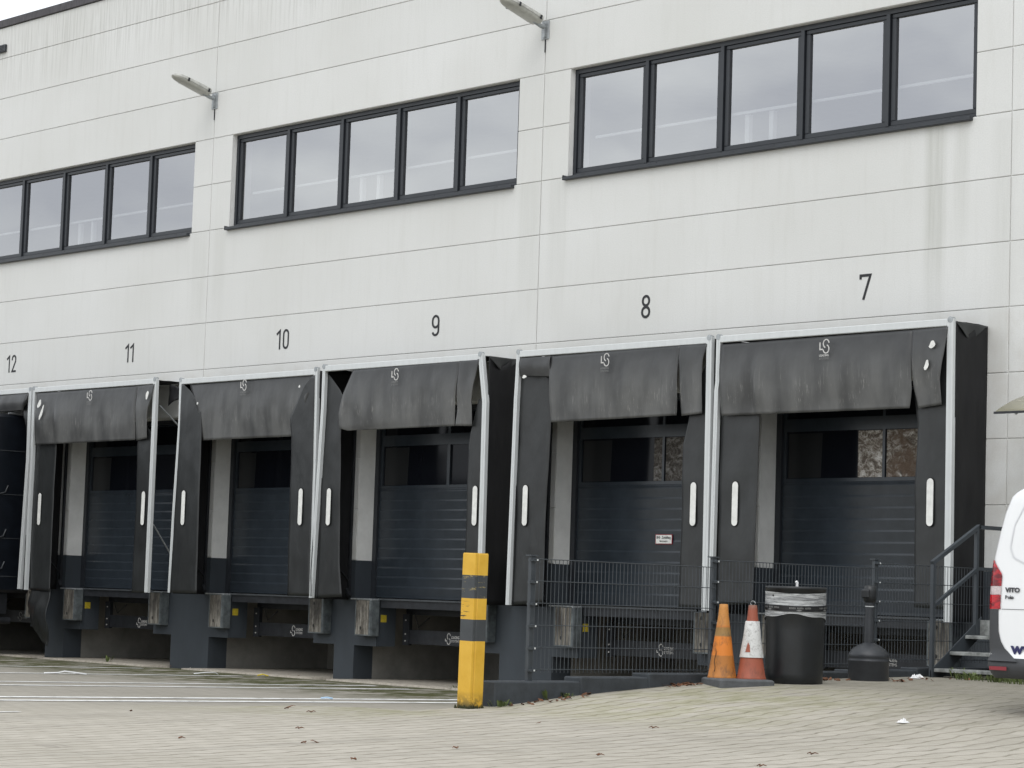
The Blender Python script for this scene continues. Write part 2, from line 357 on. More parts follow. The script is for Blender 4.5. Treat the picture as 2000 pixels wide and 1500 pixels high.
class MB:
    def __init__(s): s.v = []; s.f = []; s.mi = []; s.cur = 0; s.sm = []
    def quad(s, *p, smooth=False):
        i = len(s.v); s.v += [tuple(q) for q in p]; s.f.append(tuple(range(i, i + len(p)))); s.mi.append(s.cur); s.sm.append(smooth)
    def faces(s, vs, fs, smooth=False):
        i = len(s.v); s.v += [tuple(q) for q in vs]
        for f in fs: s.f.append(tuple(i + k for k in f)); s.mi.append(s.cur); s.sm.append(smooth)
    def box(s, x0, x1, y0, y1, z0, z1, ch=0):
        x0, x1 = sorted((x0, x1)); y0, y1 = sorted((y0, y1)); z0, z1 = sorted((z0, z1))
        if ch:
            V = []; F = []
            a = ch
            pts = []
            for sx in (0, 1):
                for sy in (0, 1):
                    for sz in (0, 1):
                        X, Y, Z = (x0, x1)[sx], (y0, y1)[sy], (z0, z1)[sz]
                        dx, dy, dz = (a, -a)[sx], (a, -a)[sy], (a, -a)[sz]
                        pts.append(((X, Y + dy, Z + dz), (X + dx, Y, Z + dz), (X + dx, Y + dy, Z)))
            vs = [q for t in pts for q in t]
            idx = lambda sx, sy, sz, k: (sx * 4 + sy * 2 + sz) * 3 + k
            for sx in (0, 1): F.append([idx(sx, 0, 0, 0), idx(sx, 1, 0, 0), idx(sx, 1, 1, 0), idx(sx, 0, 1, 0)][::1 if sx else -1])
            for sy in (0, 1): F.append([idx(0, sy, 0, 1), idx(0, sy, 1, 1), idx(1, sy, 1, 1), idx(1, sy, 0, 1)][::1 if sy else -1])
            for sz in (0, 1): F.append([idx(0, 0, sz, 2), idx(1, 0, sz, 2), idx(1, 1, sz, 2), idx(0, 1, sz, 2)][::1 if sz else -1])
            for i in (0, 1):
                for j in (0, 1):
                    F.append([idx(i, j, 0, 0), idx(i, j, 1, 0), idx(i, j, 1, 1), idx(i, j, 0, 1)][::1 if i == j else -1])
                    F.append([idx(i, 0, j, 0), idx(i, 1, j, 0), idx(i, 1, j, 2), idx(i, 0, j, 2)][::-1 if i == j else 1])
                    F.append([idx(0, i, j, 1), idx(1, i, j, 1), idx(1, i, j, 2), idx(0, i, j, 2)][::1 if i == j else -1])
            for sx in (0, 1):
                for sy in (0, 1):
                    for sz in (0, 1):
                        F.append([idx(sx, sy, sz, k) for k in range(3)][::1 if (sx + sy + sz) % 2 else -1])
            s.faces(vs, F); return
        vs = [(x, y, z) for x in (x0, x1) for y in (y0, y1) for z in (z0, z1)]
        s.faces(vs, [(0, 1, 3, 2), (4, 6, 7, 5), (0, 4, 5, 1), (2, 3, 7, 6), (0, 2, 6, 4), (1, 5, 7, 3)])
    def bar(s, a, b, w, h, up=(0, 0, 1)):           # rectangular bar from a to b
        a = Vector(a); b = Vector(b); d = (b - a).normalized(); u = Vector(up)
        if abs(d.dot(u)) > .95: u = Vector((0, 1, 0))
        r = d.cross(u).normalized(); u = r.cross(d)
        vs = []
        for p in (a, b):
            for i, j in ((-1, -1), (1, -1), (1, 1), (-1, 1)): vs.append(p + r * (w / 2 * i) + u * (h / 2 * j))
        s.faces(vs, [(3, 2, 1, 0), (4, 5, 6, 7), (0, 1, 5, 4), (1, 2, 6, 5), (2, 3, 7, 6), (3, 0, 4, 7)])
    def tube(s, pts, r, n=8, cap=True, smooth=True):
        pts = [Vector(p) for p in pts]; rings = []
        for i, p in enumerate(pts):
            d = (pts[min(i + 1, len(pts) - 1)] - pts[max(i - 1, 0)]).normalized()
            u = Vector((0, 0, 1)) if abs(d.z) < .9 else Vector((1, 0, 0))
            a = d.cross(u).normalized(); b = a.cross(d)
            rr = r[i] if isinstance(r, (list, tuple)) else r
            rings.append([p + (a * math.cos(2 * math.pi * k / n) + b * math.sin(2 * math.pi * k / n)) * rr for k in range(n)])
        vs = [q for g in rings for q in g]; F = []
        for i in range(len(rings) - 1):
            for k in range(n):
                F.append((i * n + k, i * n + (k + 1) % n, (i + 1) * n + (k + 1) % n, (i + 1) * n + k))
        s.faces(vs, F, smooth)
        if cap: s.quad(*rings[0][::-1]); s.quad(*rings[-1])
    def lathe(s, prof, n=32, c=(0, 0, 0), smooth=True, fn=None):
        vs = []; F = []
        for r, z in prof:
            for k in range(n):
                a = 2 * math.pi * k / n; rr = r if fn is None else fn(r, z, a)
                vs.append((c[0] + rr * math.cos(a), c[1] + rr * math.sin(a), c[2] + z))
        for i in range(len(prof) - 1):
            for k in range(n):
                F.append((i * n + k, i * n + (k + 1) % n, (i + 1) * n + (k + 1) % n, (i + 1) * n + k))
        s.faces(vs, F, smooth)
        if prof[0][0] > 1e-4: s.quad(*[vs[k] for k in range(n)][::-1])
        if prof[-1][0] > 1e-4: s.quad(*[vs[(len(prof) - 1) * n + k] for k in range(n)])
    def grid(s, P, smooth=True, flip=False):        # P[i][j]
        a = len(P); b = len(P[0]); vs = [q for r in P for q in r]
        F = [(i * b + j, i * b + j + 1, (i + 1) * b + j + 1, (i + 1) * b + j) for i in range(a - 1) for j in range(b - 1)]
        if flip: F = [f[::-1] for f in F]
        s.faces(vs, F, smooth)
    def ribbon(s, pts, w, y, closed=False, th=.003):   # flat stroke in the xz plane at depth y, mitred
        n = len(pts); L = []; Q = []
        for i in range(n):
            a = pts[i - 1] if (i or closed) else pts[i]; b = pts[(i + 1) % n] if (i < n - 1 or closed) else pts[i]
            p = pts[i]
            d1 = Vector((p[0] - a[0], p[1] - a[1])); d2 = Vector((b[0] - p[0], b[1] - p[1]))
            if d1.length < 1e-9: d1 = d2.copy()
            if d2.length < 1e-9: d2 = d1.copy()
            d1.normalize(); d2.normalize(); m = d1 + d2
            if m.length < 1e-6: m = d1.copy()
            m.normalize(); nn = Vector((-m.y, m.x)); k = w / 2 / max(.35, nn.dot(Vector((-d1.y, d1.x))))
            L.append((p[0] + nn.x * k, p[1] + nn.y * k)); Q.append((p[0] - nn.x * k, p[1] - nn.y * k))
        m = n if closed else n - 1
        for i in range(m):
            j = (i + 1) % n
            s.quad((L[i][0], y, L[i][1]), (Q[i][0], y, Q[i][1]), (Q[j][0], y, Q[j][1]), (L[j][0], y, L[j][1]))
            s.quad((L[i][0], y + th, L[i][1]), (L[i][0], y, L[i][1]), (L[j][0], y, L[j][1]), (L[j][0], y + th, L[j][1]))
            s.quad((Q[i][0], y, Q[i][1]), (Q[i][0], y + th, Q[i][1]), (Q[j][0], y + th, Q[j][1]), (Q[j][0], y, Q[j][1]))
    def build(s, name, mat, parent=None, world=True, label=None, solid=0, bevel=0):
        me = bpy.data.meshes.new(name)
        off = wloc(parent) if (parent is not None and world) else Vector((0, 0, 0))
        me.from_pydata([(v[0] - off.x, v[1] - off.y, v[2] - off.z) for v in s.v], [], s.f)
        for m in (mat if isinstance(mat, list) else [mat]): me.materials.append(m)
        for i, p in enumerate(me.polygons): p.material_index = s.mi[i]; p.use_smooth = s.sm[i]
        me.update()
        o = bpy.data.objects.new(name, me); COL.objects.link(o); o.parent = parent
        if label: o['label'] = label
        if solid:
            md = o.modifiers.new('thick', 'SOLIDIFY'); md.thickness = solid; md.offset = 0
        if bevel:
            md = o.modifiers.new('bevel', 'BEVEL'); md.width = bevel; md.segments = 2; md.limit_method = 'ANGLE'
        return o

def weld(o, d=1e-4):
    bm = bmesh.new(); bm.from_mesh(o.data); bmesh.ops.remove_doubles(bm, verts=bm.verts, dist=d); bmesh.ops.recalc_face_normals(bm, faces=bm.faces); bm.to_mesh(o.data); bm.free()

def tag(o, label, cat, group=None):
    o['label'] = label; o['category'] = cat
    if group: o['group'] = group
    return o
def thing(name, label, cat, loc=(0, 0, 0), group=None):
    o = bpy.data.objects.new(name, None); COL.objects.link(o); o.location = loc; o.empty_display_size = .2
    return tag(o, label, cat, group)
def struct(o, kind='structure'): o['kind'] = kind; return o

def text_geo(body, size, w=None, bold=0.0):
    cu = bpy.data.curves.new('lettering', 'FONT'); cu.body = body; cu.size = size; cu.offset = bold; cu.align_x = 'LEFT'
    ob = bpy.data.objects.new('lettering', cu); COL.objects.link(ob)
    dg = bpy.context.evaluated_depsgraph_get(); dg.update()
    me = bpy.data.meshes.new_from_object(ob.evaluated_get(dg))
    vs = [tuple(v.co) for v in me.vertices]; fs = [tuple(p.vertices) for p in me.polygons]
    bpy.data.objects.remove(ob); bpy.data.curves.remove(cu); bpy.data.meshes.remove(me)
    if w and vs:
        mx = max(v[0] for v in vs); mn = min(v[0] for v in vs); k = w / (mx - mn)
        vs = [((v[0] - mn) * k, v[1], v[2]) for v in vs]
    return vs, fs
def add_text(mb, body, size, x, y, z, w=None, bold=0.0, ax='x'):
    vs, fs = text_geo(body, size, w, bold)
    mb.faces([(x + v[0], y, z + v[1]) for v in vs], fs)

def lerp(a, b, t): return a + (b - a) * t
def resample(pts, n):
    L = [0]
    for i in range(1, len(pts)): L.append(L[-1] + math.dist(pts[i - 1], pts[i]))
    out = []
    for k in range(n):
        d = L[-1] * k / (n - 1); i = 1
        while i < len(L) - 1 and L[i] < d: i += 1
        t = (d - L[i - 1]) / max(1e-9, L[i] - L[i - 1]); out.append(tuple(lerp(a, b, t) for a, b in zip(pts[i - 1], pts[i])))
    return out
def cloth(mb, Lp, Rp, y, nu=26, nv=22, amp=.012, belly=.0, seed=0, fsc=2.2, botsag=0.0):
    A = resample(Lp, nv); B = resample(Rp, nv); G = []
    for j in range(nv):
        v = j / (nv - 1); row = []
        for i in range(nu):
            u = i / (nu - 1); x = lerp(A[j][0], B[j][0], u); z = lerp(A[j][1], B[j][1], u) - botsag * math.sin(math.pi * u) * v
            q = noise.noise(Vector((x * fsc + seed * 7.1, z * fsc * .8, seed))) * amp * 2.2 + noise.noise(Vector((x * fsc * 3.2 + seed, z * fsc * 1.5, seed + 5))) * amp * .8
            x2 = x + .003 * noise.noise(Vector((z * 3.1, seed * 3.3 + (u > .5) * 9, 2.0))); row.append((x2, y - belly * math.sin(math.pi * min(1, v * 1.02)) * (1 - .3 * v) + q * min(1, v * 4), z))
        G.append(row)
    mb.grid(G, True)

# ------------------------------------------------------------------ ground levels
def ss(t): t = min(1, max(0, t)); return t * t * (3 - 2 * t)
def interp(x, X, Y):
    if x <= X[0]: return Y[0]
    for i in range(1, len(X)):
        if x <= X[i]: return lerp(Y[i - 1], Y[i], (x - X[i - 1]) / (X[i] - X[i - 1]))
    return Y[-1]
def zl(y): return -.01 * max(min(y, 0), -12) + .04 * ss(-y / 1.5) - .02
def zr(y): return interp(y, [-40, -25, -20, -13, -10, -7.97, -6.92, -5.04, -1.7, 0], [.08, .1, .12, .17, .23, .31, .41, .54, .59, .59])
def gz(x, y, right=None):
    if right is None: right = x > 15.65
    if right: return zr(y)
    a = ss((x - 11) / 4.6); b = ss((-7.95 - y) / .9)
    return zl(y) + (zr(y) - zl(y)) * a * b

def frange(a, b, s):
    n = max(1, round((b - a) / s)); return [a + (b - a) * i / n for i in range(n + 1)]
ys = sorted(set([round(v, 3) for v in frange(-400, -60, 85) + frange(-60, -24, 4) + frange(-24, -12, .8) + frange(-12, -6, .2) + frange(-6, 0, .3) + [.4, 3]]))
xl = [round(v, 3) for v in frange(-400, -40, 90) + frange(-40, 8, 4)[1:] + frange(8, 15.5, .3)[1:] + [15.6]]
xr = [15.601, 15.8] + [round(v, 3) for v in frange(16, 26, .8) + frange(26, 60, 6)[1:] + frange(60, 400, 85)[1:]]
g = MB()
g.grid([[(x, y, gz(x, y, False)) for x in xl] for y in ys], True, True)
g.grid([[(x, y, zr(y)) for x in xr] for y in ys], True, True)
ground = g.build('ground', M['paving']); struct(ground)
bm = bmesh.new(); bm.from_mesh(ground.data); bmesh.ops.recalc_face_normals(bm, faces=bm.faces)
if sum(f.normal.z for f in bm.faces) < 0: bmesh.ops.reverse_faces(bm, faces=bm.faces)
bm.to_mesh(ground.data); bm.free()

mk = MB()
for x0, w, y0, y1 in ((10.22, .2, -26, -1.6), (10.90, .2, -26, -1.6), (6.5, .13, -26, -1.6), (7.45, .15, -26, -1.8), (3.75, .14, -20, -1.8), (1.15, .12, -14, -1.7), (-2.9, .12, -16, -1.8), (13.6, .10, -17, -11.5)):
    Y = frange(y0, y1, .3)
    mk.grid([[(x, y, gz(x, y, False) + .005) for x in (x0 - w / 2, x0 + w / 2)] for y in Y], True, True)
mk = mk.build('lane_markings', M['line']); struct(mk)
bm = bmesh.new(); bm.from_mesh(mk.data); bmesh.ops.recalc_face_normals(bm, faces=bm.faces)
for f in bm.faces:
    if f.normal.z < 0: f.normal_flip()
bm.to_mesh(mk.data); bm.free()

# ------------------------------------------------------------------ warehouse
DOCKS = [(7, 13.42), (8, 9.79), (9, 5.62), (10, 2.02), (11, -2.14), (12, -5.84), (13, -10.0), (14, -13.6)]
OPEN = 1.6; PIT = 1.57; WING = 1.07; FL = 1.2
house = thing('warehouse', 'long pale concrete warehouse with dark base, strip windows and numbered dock doors', 'building', (5, .2, 0))
JX = [-30.9, -23.15, -15.43, -7.72, 0, 7.72, 15.5, 23.2, 31]
cent = sorted(c for _, c in DOCKS)
winx = [(JX[i] + .52, JX[i + 1] - .5) for i in range(1, 6)]
def cuts(x0, x1, holes):
    segs = [(x0, x1)]
    for a, b in holes:
        ns = []
        for s, e in segs:
            if b <= s or a >= e: ns.append((s, e))
            else:
                if a > s: ns.append((s, a))
                if b < e: ns.append((b, e))
        segs = ns
    return segs
SD = (16.55, 17.55)      # side door in the wall at the top of the stairs
slab = MB(); core = MB()
zrow = [1.75 + .75 * k for k in range(13)] + [11.33]
for k in range(len(zrow) - 1):
    z0, z1 = zrow[k], zrow[k + 1]; holes = []
    if z1 <= 4.01: holes += [(c - OPEN, c + OPEN) for c in cent]
    if z1 <= 3.3: holes.append(SD)
    if 6.99 <= z0 < 8.49: holes += winx
    for b in range(len(JX) - 1):
        for s, e in cuts(JX[b], JX[b + 1], holes):
            g0 = .005 if s == JX[b] else 0; g1 = .005 if e == JX[b + 1] else 0
            slab.box(s + g0, e - g1, 0, .016, z0 + .004, z1 - .004, .006)
            core.box(s, e, .016, .4, z0, z1)
slab.build('facade_panels', M['facade'], house, label='pale concrete cladding panels with open joints')
core.build('wall_core', plain('joint_and_core', (.74, .74, .72), .9, 0, .1, 3), house)
cp = MB(); cp.box(JX[0], JX[-1], -.035, .45, 11.331, 11.47, .006)
cp.build('coping', M['coping'], house)
for i in range(len(cent) + 1):
    bw = MB()
    a = cent[i - 1] if i > 0 else None; b = cent[i] if i < len(cent) else None
    L = lambda off: (a + off) if a is not None else JX[0]
    Rr = lambda off: (b - off) if b is not None else JX[-1]
    bw.box(L(PIT), Rr(PIT), 0, .36, -.15, .51)
    bw.box(L(WING), Rr(WING), 0, .36, .51, FL)
    if b is None:
        bw.box(L(OPEN), SD[0], 0.001, .4, FL, 1.749); bw.box(SD[1], JX[-1], 0.001, .4, FL, 1.749)
    else: bw.box(L(OPEN), Rr(OPEN), 0.001, .4, FL, 1.749)
    bw.build('base_wall', M['base'], house, )
for i in range(len(cent) + 1):
    pw = MB()
    x0 = cent[i - 1] + PIT if i > 0 else JX[0]; x1 = cent[i] - PIT if i < len(cent) else JX[-1]
    pw.box(x0, x1, .361, 2.6, -.15, FL - .02); pw.build('pit_side_wall', M['concrete'], house)
for c in cent: pw = MB(); pw.box(c - PIT, c + PIT, 2.4, 2.6, -.15, FL - .02); pw.build('pit_back_wall', M['concrete'], house)
pf = MB()
for c in cent:
    pf.grid([[(c - PIT + (2 * PIT) * max(0, min(14, i)) / 14 + (-.001 if i < 0 else .001 if i > 14 else 0), y, .02 + .006 * noise.noise(Vector((c + i, y * 3, 0))) if y > -.5 and 0 <= i <= 14 else -.2) for i in range(-1, 16)] for y in (-.56, -.49, -.25, -.1, .4, 1, 1.7, 2.4)], True, True)
pfo = pf.build('pit_floor', M['slab']); struct(pfo)
bm = bmesh.new(); bm.from_mesh(pfo.data)
for f in bm.faces:
    f.normal_update()
    if f.normal.z < 0: f.normal_flip()
bm.to_mesh(pfo.data); bm.free()
fl = MB(); fl.box(JX[0], JX[-1], 2.6, 14, FL - .2, FL - .02); fl.box(JX[0], JX[-1], .4, 14, 6.2, 6.4); fl.box(JX[0], JX[-1], .4, 14, 9.6, 9.8); fl.box(JX[0], JX[-1], .4, 14, 11.0, 11.3)
fl.box(JX[0], JX[-1], 14, 14.3, -.15, 11.3); fl.box(JX[0] - .3, JX[0], .0, 14.3, -.15, 11.33); fl.box(JX[-1], JX[-1] + .3, .0, 14.3, -.15, 11.33)
fl.build('floors_and_back_wall', M['room'], house)
for c in cent:
    for s, e in ((c - OPEN, c - 1.03), (c + 1.03, c + OPEN)): dk = MB(); dk.box(s, e, .401, 2.6, FL - .018, FL); dk.build('dock_floor', M['slab'], house)

# numbers
def stad(cx, cz, w, h, n=7):    # stadium outline
    r = w / 2; p = []
    for k in range(n + 1): a = math.pi * k / n; p.append((cx + r * math.cos(a), cz + h / 2 - r + r * math.sin(a)))
    for k in range(n + 1): a = math.pi + math.pi * k / n; p.append((cx + r * math.cos(a), cz - h / 2 + r + r * math.sin(a)))
    return p
def digit(mb, d, x, z, h=.31, w=.15, t=.034):
    y = -.004
    if d == '1': mb.ribbon([(x, z + h * .76), (x + w * .55, z + h - t * .6), (x + w * .55, z)], t, y)
    elif d == '0': mb.ribbon(stad(x + w / 2, z + h / 2, w - t, h - t), t, y, True)
    elif d == '7': mb.ribbon([(x + t / 2, z + h * .80), (x + t / 2, z + h - t / 2), (x + w, z + h - t / 2), (x + w * .38, z)], t, y)
    elif d == '2':
        r = (w - t) / 2; cx = x + w / 2; cz = z + h - t / 2 - r
        p = [(cx + r * math.cos(a), cz + r * math.sin(a)) for a in [math.pi * (1 - k / 8) for k in range(9)]]
        mb.ribbon([(x + t / 2, cz - .02)] + p + [(x + w - t * .6, cz - .04), (x + t * .7, z + t / 2), (x + w, z + t / 2)], t, y)
    elif d == '8':
        mb.ribbon(stad(x + w / 2, z + h * .745, w * .9 - t, h * .51 - t), t, y, True)
        mb.ribbon(stad(x + w / 2, z + h * .27, w - t, h * .54 - t), t, y - .001, True)
    elif d == '9':
        r = (w - t) / 2; cx = x + w / 2
        mb.ribbon(stad(cx, z + h * .68, w - t, h * .64 - t), t, y, True)
        p = [(cx + r * math.cos(a), z + t / 2 + r + r * math.sin(a)) for a in [-math.pi * k / 8 for k in range(8)]]
        mb.ribbon([(cx + r, z + h * .7)] + p, t, y - .001)
for n, c in DOCKS[:6]:
    mb = MB(); s = str(n)
    if n == 11: digit(mb, '1', c - .10, 4.97); digit(mb, '1', c + .045, 4.97)
    elif len(s) == 2: digit(mb, '1', c - .13, 4.97); digit(mb, s[1], c + .03, 4.97)
    else: digit(mb, s, c - .085, 4.97, w=.165)
    mb.build('dock_number', M['ink'], house, label='painted dark number %d above its dock' % n)

# strip windows
def strip_window(x0, x1, idx):
    z0, z1 = 7.0, 8.5; fr = MB(); yf = .09
    fr.box(x0 + .003, x1 - .003, yf, .2, z0 + .003, z0 + .06); fr.box(x0 + .003, x1 - .003, yf, .2, z1 - .065, z1 - .003)
    gw = (x1 - x0 - .26 - .8) / 5; glass = []
    for i in range(5):
        a = x0 + .13 + i * (gw + .2); glass.append((a, a + gw))
    fr.box(x0 + .003, x0 + .06, yf, .2, z0 + .06, z1 - .065); fr.box(x1 - .06, x1 - .003, yf, .2, z0 + .06, z1 - .065)
    for i in range(4):
        m = (glass[i][1] + glass[i + 1][0]) / 2; fr.box(m - .028, m + .028, yf - .01, .2, z0 + .06, z1 - .065)
    w = fr.build('strip_window', M['frame'], house, label='long dark framed window with five panes')
    for a, b in glass:
        sm = MB(); za, zb = z0 + .125, z1 - .12
        for q in ((a - .062, b + .062, za - .062, za), (a - .062, b + .062, zb, zb + .052)): sm.box(q[0], q[1], yf + .018, .19, q[2], q[3], .006)
        for q in ((a - .062, a), (b, b + .062)): sm.box(q[0], q[1], yf + .018, .19, za, zb, .006)
        sm.build('sash', M['frame'], w)
        gl = MB(); gl.quad((a, .14, za), (b, .14, za), (b, .14, zb), (a, .14, zb)); gl.build('pane', M['win_glass'], w)
    sl = MB(); sl.box(x0 - .035, x1 - .04, -.07, .088, z0 - .045, z0 + .002, .006); sl.box(x0 - .035, x0 - .02, -.07, .0, z0 - .045, z0 + .02)
    for i in range(10):
        xx = x0 + .35 + i * (x1 - x0 - .7) / 9; sl.box(xx - .03, xx + .03, -.071, -.05, z0 - .012, z0 + .006)
    sl.build('sill', M['frame'], w)
    r = MB(); r.box(x0 + .3, x1 - .1, .215, .245, z0 + .535, z0 + .568)
    for q in (.44, .50): r.box(x0 + (x1 - x0) * q, x0 + (x1 - x0) * q + .07, .25, .32, z0 - .4, z0 + .53)
    r.build('interior_rail', M['rail_white'], w)
for i, (a, b) in enumerate(winx): strip_window(a, b, i)

# sectional doors, levellers, bumpers
for n, c in DOCKS:
    x0, x1 = c - OPEN, c + OPEN; y = .33
    fr = MB(); fr.box(x0 + .002, x0 + .085, y - .03, .40, FL, 3.998); fr.box(x1 - .085, x1 - .002, y - .03, .40, FL, 3.998); fr.box(x0 + .085, x1 - .085, y - .03, .4, 3.93, 3.998)
    d = fr.build('sectional_door', M['frame'], house, label='anthracite ribbed sectional door of dock %d' % n)
    pn = MB(); px0, px1 = x0 + .09, x1 - .09; z = FL + .05; prof = []
    while z < 2.80:
        t = min(z + .14, 2.815)
        prof += [(y + .009, z + .0005), (y, t - .024), (y + .0085, t - .0005)]; z = t
    pn.grid([[(px0, a, b), (px1, a, b)] for a, b in prof], False)
    pn.box(px0, px1, y + .03, .39, FL + .02, 2.815)
    pn.box(px0, px1, y - .004, .39, FL + .015, FL + .05)
    for zz0, zz1 in ((2.816, 2.86), (3.44, 3.60), (3.9, 3.929)): pn.box(px0, px1, y + .003, .39, zz0, zz1)
    for zz0, zz1 in ((2.86, 3.44), (3.6, 3.9)):
        for xa, xb in ((px0, px0 + .05), (c - .03, c + .03), (px1 - .05, px1)) if n not in (7, 8) else ((px0, px0 + .05), (c - .03, c + .03), (13.465 - 13.42 + c, 13.505 - 13.42 + c), (px1 - .05, px1)):
            if (xa, xb) == (c - .03, c + .03) and n in (7, 8): continue
            pn.box(xa, xb, y + .003, .39, zz0, zz1)
    pn.build('door_leaf', M['door'], d)
    gl = MB(); gl.box(px0 + .05, px1 - .05, y + .03, y + .035, 2.86, 3.44); gl.box(px0 + .05, px1 - .05, y + .03, y + .035, 3.6, 3.9)
    gl.build('pane', M['pane'], d)
    gb = MB(); gb.quad((px0 + .07, y + .028, 2.87), (px0 + .07 + (.52 if n != 10 else .42), y + .028, 2.87), (px0 + .07 + (.54 if n != 10 else .44), y + .028, 3.42), (px0 + .07, y + .028, 3.42))
    gb.build('pane_reflection', M['pane_grey'], d)  # grey sheet standing in for the reflection in the left pane
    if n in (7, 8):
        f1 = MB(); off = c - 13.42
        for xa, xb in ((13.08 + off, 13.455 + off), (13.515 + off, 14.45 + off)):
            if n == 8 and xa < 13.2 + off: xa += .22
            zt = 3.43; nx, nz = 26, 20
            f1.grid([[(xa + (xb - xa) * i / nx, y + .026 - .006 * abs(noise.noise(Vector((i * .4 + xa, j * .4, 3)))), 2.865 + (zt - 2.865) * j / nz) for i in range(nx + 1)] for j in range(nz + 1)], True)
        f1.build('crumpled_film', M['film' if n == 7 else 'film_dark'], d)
    if n == 8:
        sg = MB(); xs = 9.78; zs = 2.045
        sg.box(xs - .01, xs + .29, y - .012, y - .002, zs - .01, zs + .12)
        sg.cur = 1; sg.quad((xs, y - .0145, zs), (xs + .28, y - .0145, zs), (xs + .28, y - .0145, zs + .11), (xs, y - .0145, zs + .11))
        sg.cur = 2; add_text(sg, 'BNI - Zustellung', .05, xs + .015, y - .0165, zs + .062, .25, .001); add_text(sg, 'Büro nutzen', .03, xs + .07, y - .0165, zs + .02, .14, .001)
        sg.build('door_sign', [M['red_frame'], M['marker'], M['ink']], d, label='small white sign in a dark red frame with two lines of black lettering')
    # leveller
    lv = MB(); lv.box(c - 1.03, c + 1.03, .02, 2.4, FL - .1, FL - .001); lv.box(c - 1.0, c + 1.0, .004, .02, FL - .13, FL - .02)
    lv.box(c - 1.0, c + 1.0, .5, 2.4, FL - .22, FL - .1)
    l = lv.build('dock_leveller', M['dark_steel'], house, label='steel dock leveller of dock %d' % n)
    if n > 12: continue
    e = MB(); e.box(c - 1.05, c + 1.05, -.02, .003, FL - .02, FL + .004); e.build('lip_edge', M['truck_edge'], l)
    b = MB(); yb = .45; b.box(c - .86, c + 1.0, yb, yb + .06, .56, .765); b.box(c - 1.0, c - .86, yb - .012, yb + .05, .54, .99); b.box(c + .9, c + 1.02, yb, yb + .05, .54, .99)
    b.build('lip_support_beam', M['dark_steel'], l)
    bl = MB()
    for zz in (.60, .70, .9): bl.lathe([(.011, 0), (.011, .01)], 8, (0, 0, 0)); k = len(bl.v) - 16; bl.v[k:] = [(c - .93 + v[0], yb - .013 - v[2], zz + v[1]) for v in bl.v[k:]]
    bl.build('bolts', M['white_print'], l)
    lg = MB(); x = c - .05; z = .66; yy = yb - .003
    arc = lambda cx, cz, r, a0, a1, k=10, el=1.25: [(cx + r * math.cos(R(lerp(a0, a1, i / k))), cz + el * r * math.sin(R(lerp(a0, a1, i / k)))) for i in range(k + 1)]
    lg.ribbon(arc(x + .06, z + .035, .034, 10, 250), .011, yy - .001); lg.ribbon(arc(x + .06, z - .035, .034, -170, 70), .011, yy - .002); lg.ribbon([(x - .01, z + .0), (x - .01, z - .03), (x + .03, z - .03)], .011, yy - .003)
    add_text(lg, 'LOADING', .055, x + .115, yy, z + .005, .17, .0015); add_text(lg, 'SYSTEMS', .048, x + .115, yy, z - .045, .17, .0005)
    lg.build('logo_lettering', M['white_print'], l)
    # bumpers
    for k, (xa, xb) in enumerate(((c - 1.37, c - 1.03), (c + 1.14, c + 1.47))):
        hb = MB(); hb.box(xa - .005, xb + .015, -.15, -.001, .655, 1.175, .006)
        hb.box(xa - .004, xa + .012, -.162, -.15, .66, 1.17); hb.box(xb - .03, xb + .012, -.162, -.15, .66, 1.17); hb.box(xa + .012, xb - .03, -.162, -.15, .66, .675)
        h = hb.build('dock_bumper', M['steel'] if False else plain('bumper_housing_%d_%d' % (n, k), (.105, .12, .125), .55, .2, .5, 9), house, label='worn wooden bumper on the %s side of dock %d' % (('left', 'right')[k], n))
        wd = MB(); nx, nz = 5, 10
        wd.grid([[(lerp(xa + .013, xb - .031, i / nx), -.158 + .007 * noise.noise(Vector((i * 1.3 + xa * 9, j * .7, 1))), lerp(.676, 1.17 - .012 * noise.noise(Vector((i * 2., xa, 3))), j / nz)) for i in range(nx + 1)] for j in range(nz + 1)], False)
        wd.build('wood_face', M['wood'], h)
        hl = MB(); hx = lerp(xa, xb, .38); hl.v += []; 
        for hz in ((.77,) if k == 0 or n == 11 else (.77, 1.10)): hl.quad(*[(hx + .016 * math.cos(2 * math.pi * q / 8), -.1675, hz + .026 * math.sin(2 * math.pi * q / 8)) for q in range(8)])
        hl.build('bolt_hole', M['tyre'], h)
    ce = MB(); ce.box(c - 1.5, c - 1.02, -.155, .0, 1.178, 1.196, .003); ce.box(c - 1.05, c - 1.02, -.155, -.02, 1.09, 1.178); ce.build('edge_plate', M['steel'], house); ce = MB(); ce.box(c + 1.25, c + 1.5, -.155, .0, 1.178, 1.192, .003)
    ce.build('edge_plate', M['steel'], house)
    st = MB(); st.quad((c - 1.067, .07, .86), (c - 1.067, .18, .86), (c - 1.067, .18, .965), (c - 1.067, .07, .965)); st.build('warning_sticker', M['yellow_sticker'], house, label='small yellow sticker beside the leveller of dock %d' % n)
    cb = MB(); cb.tube([(c - .7, .4, 1.0), (c - .72, .5, .8), (c - .6, .6, .95)], .012); cb.build('hydraulic_hose', M['tyre'], l)

sdr = MB(); sdr.box(SD[0] + .01, SD[1] - .01, .12, .18, FL + .01, 3.24); d = sdr.build('side_door', M['frame'], house, label='plain grey door at the top of the steel stairs')
h = MB(); h.box(SD[1] - .14, SD[1] - .11, .07, .12, 2.2, 2.34); h.build('handle', M['steel'], d)
vt = MB(); vt.box(-9.2, -6.52, -.05, -.001, 10.86, 11.0, .008); v_ = vt.build('vent_grille', M['frame'], house)
vt = MB()
for i in range(4): vt.box(-9.15, -6.56, -.056, -.0501, 10.88 + i * .028, 10.89 + i * .028)
vt.build('louvre', M['ink'], v_)

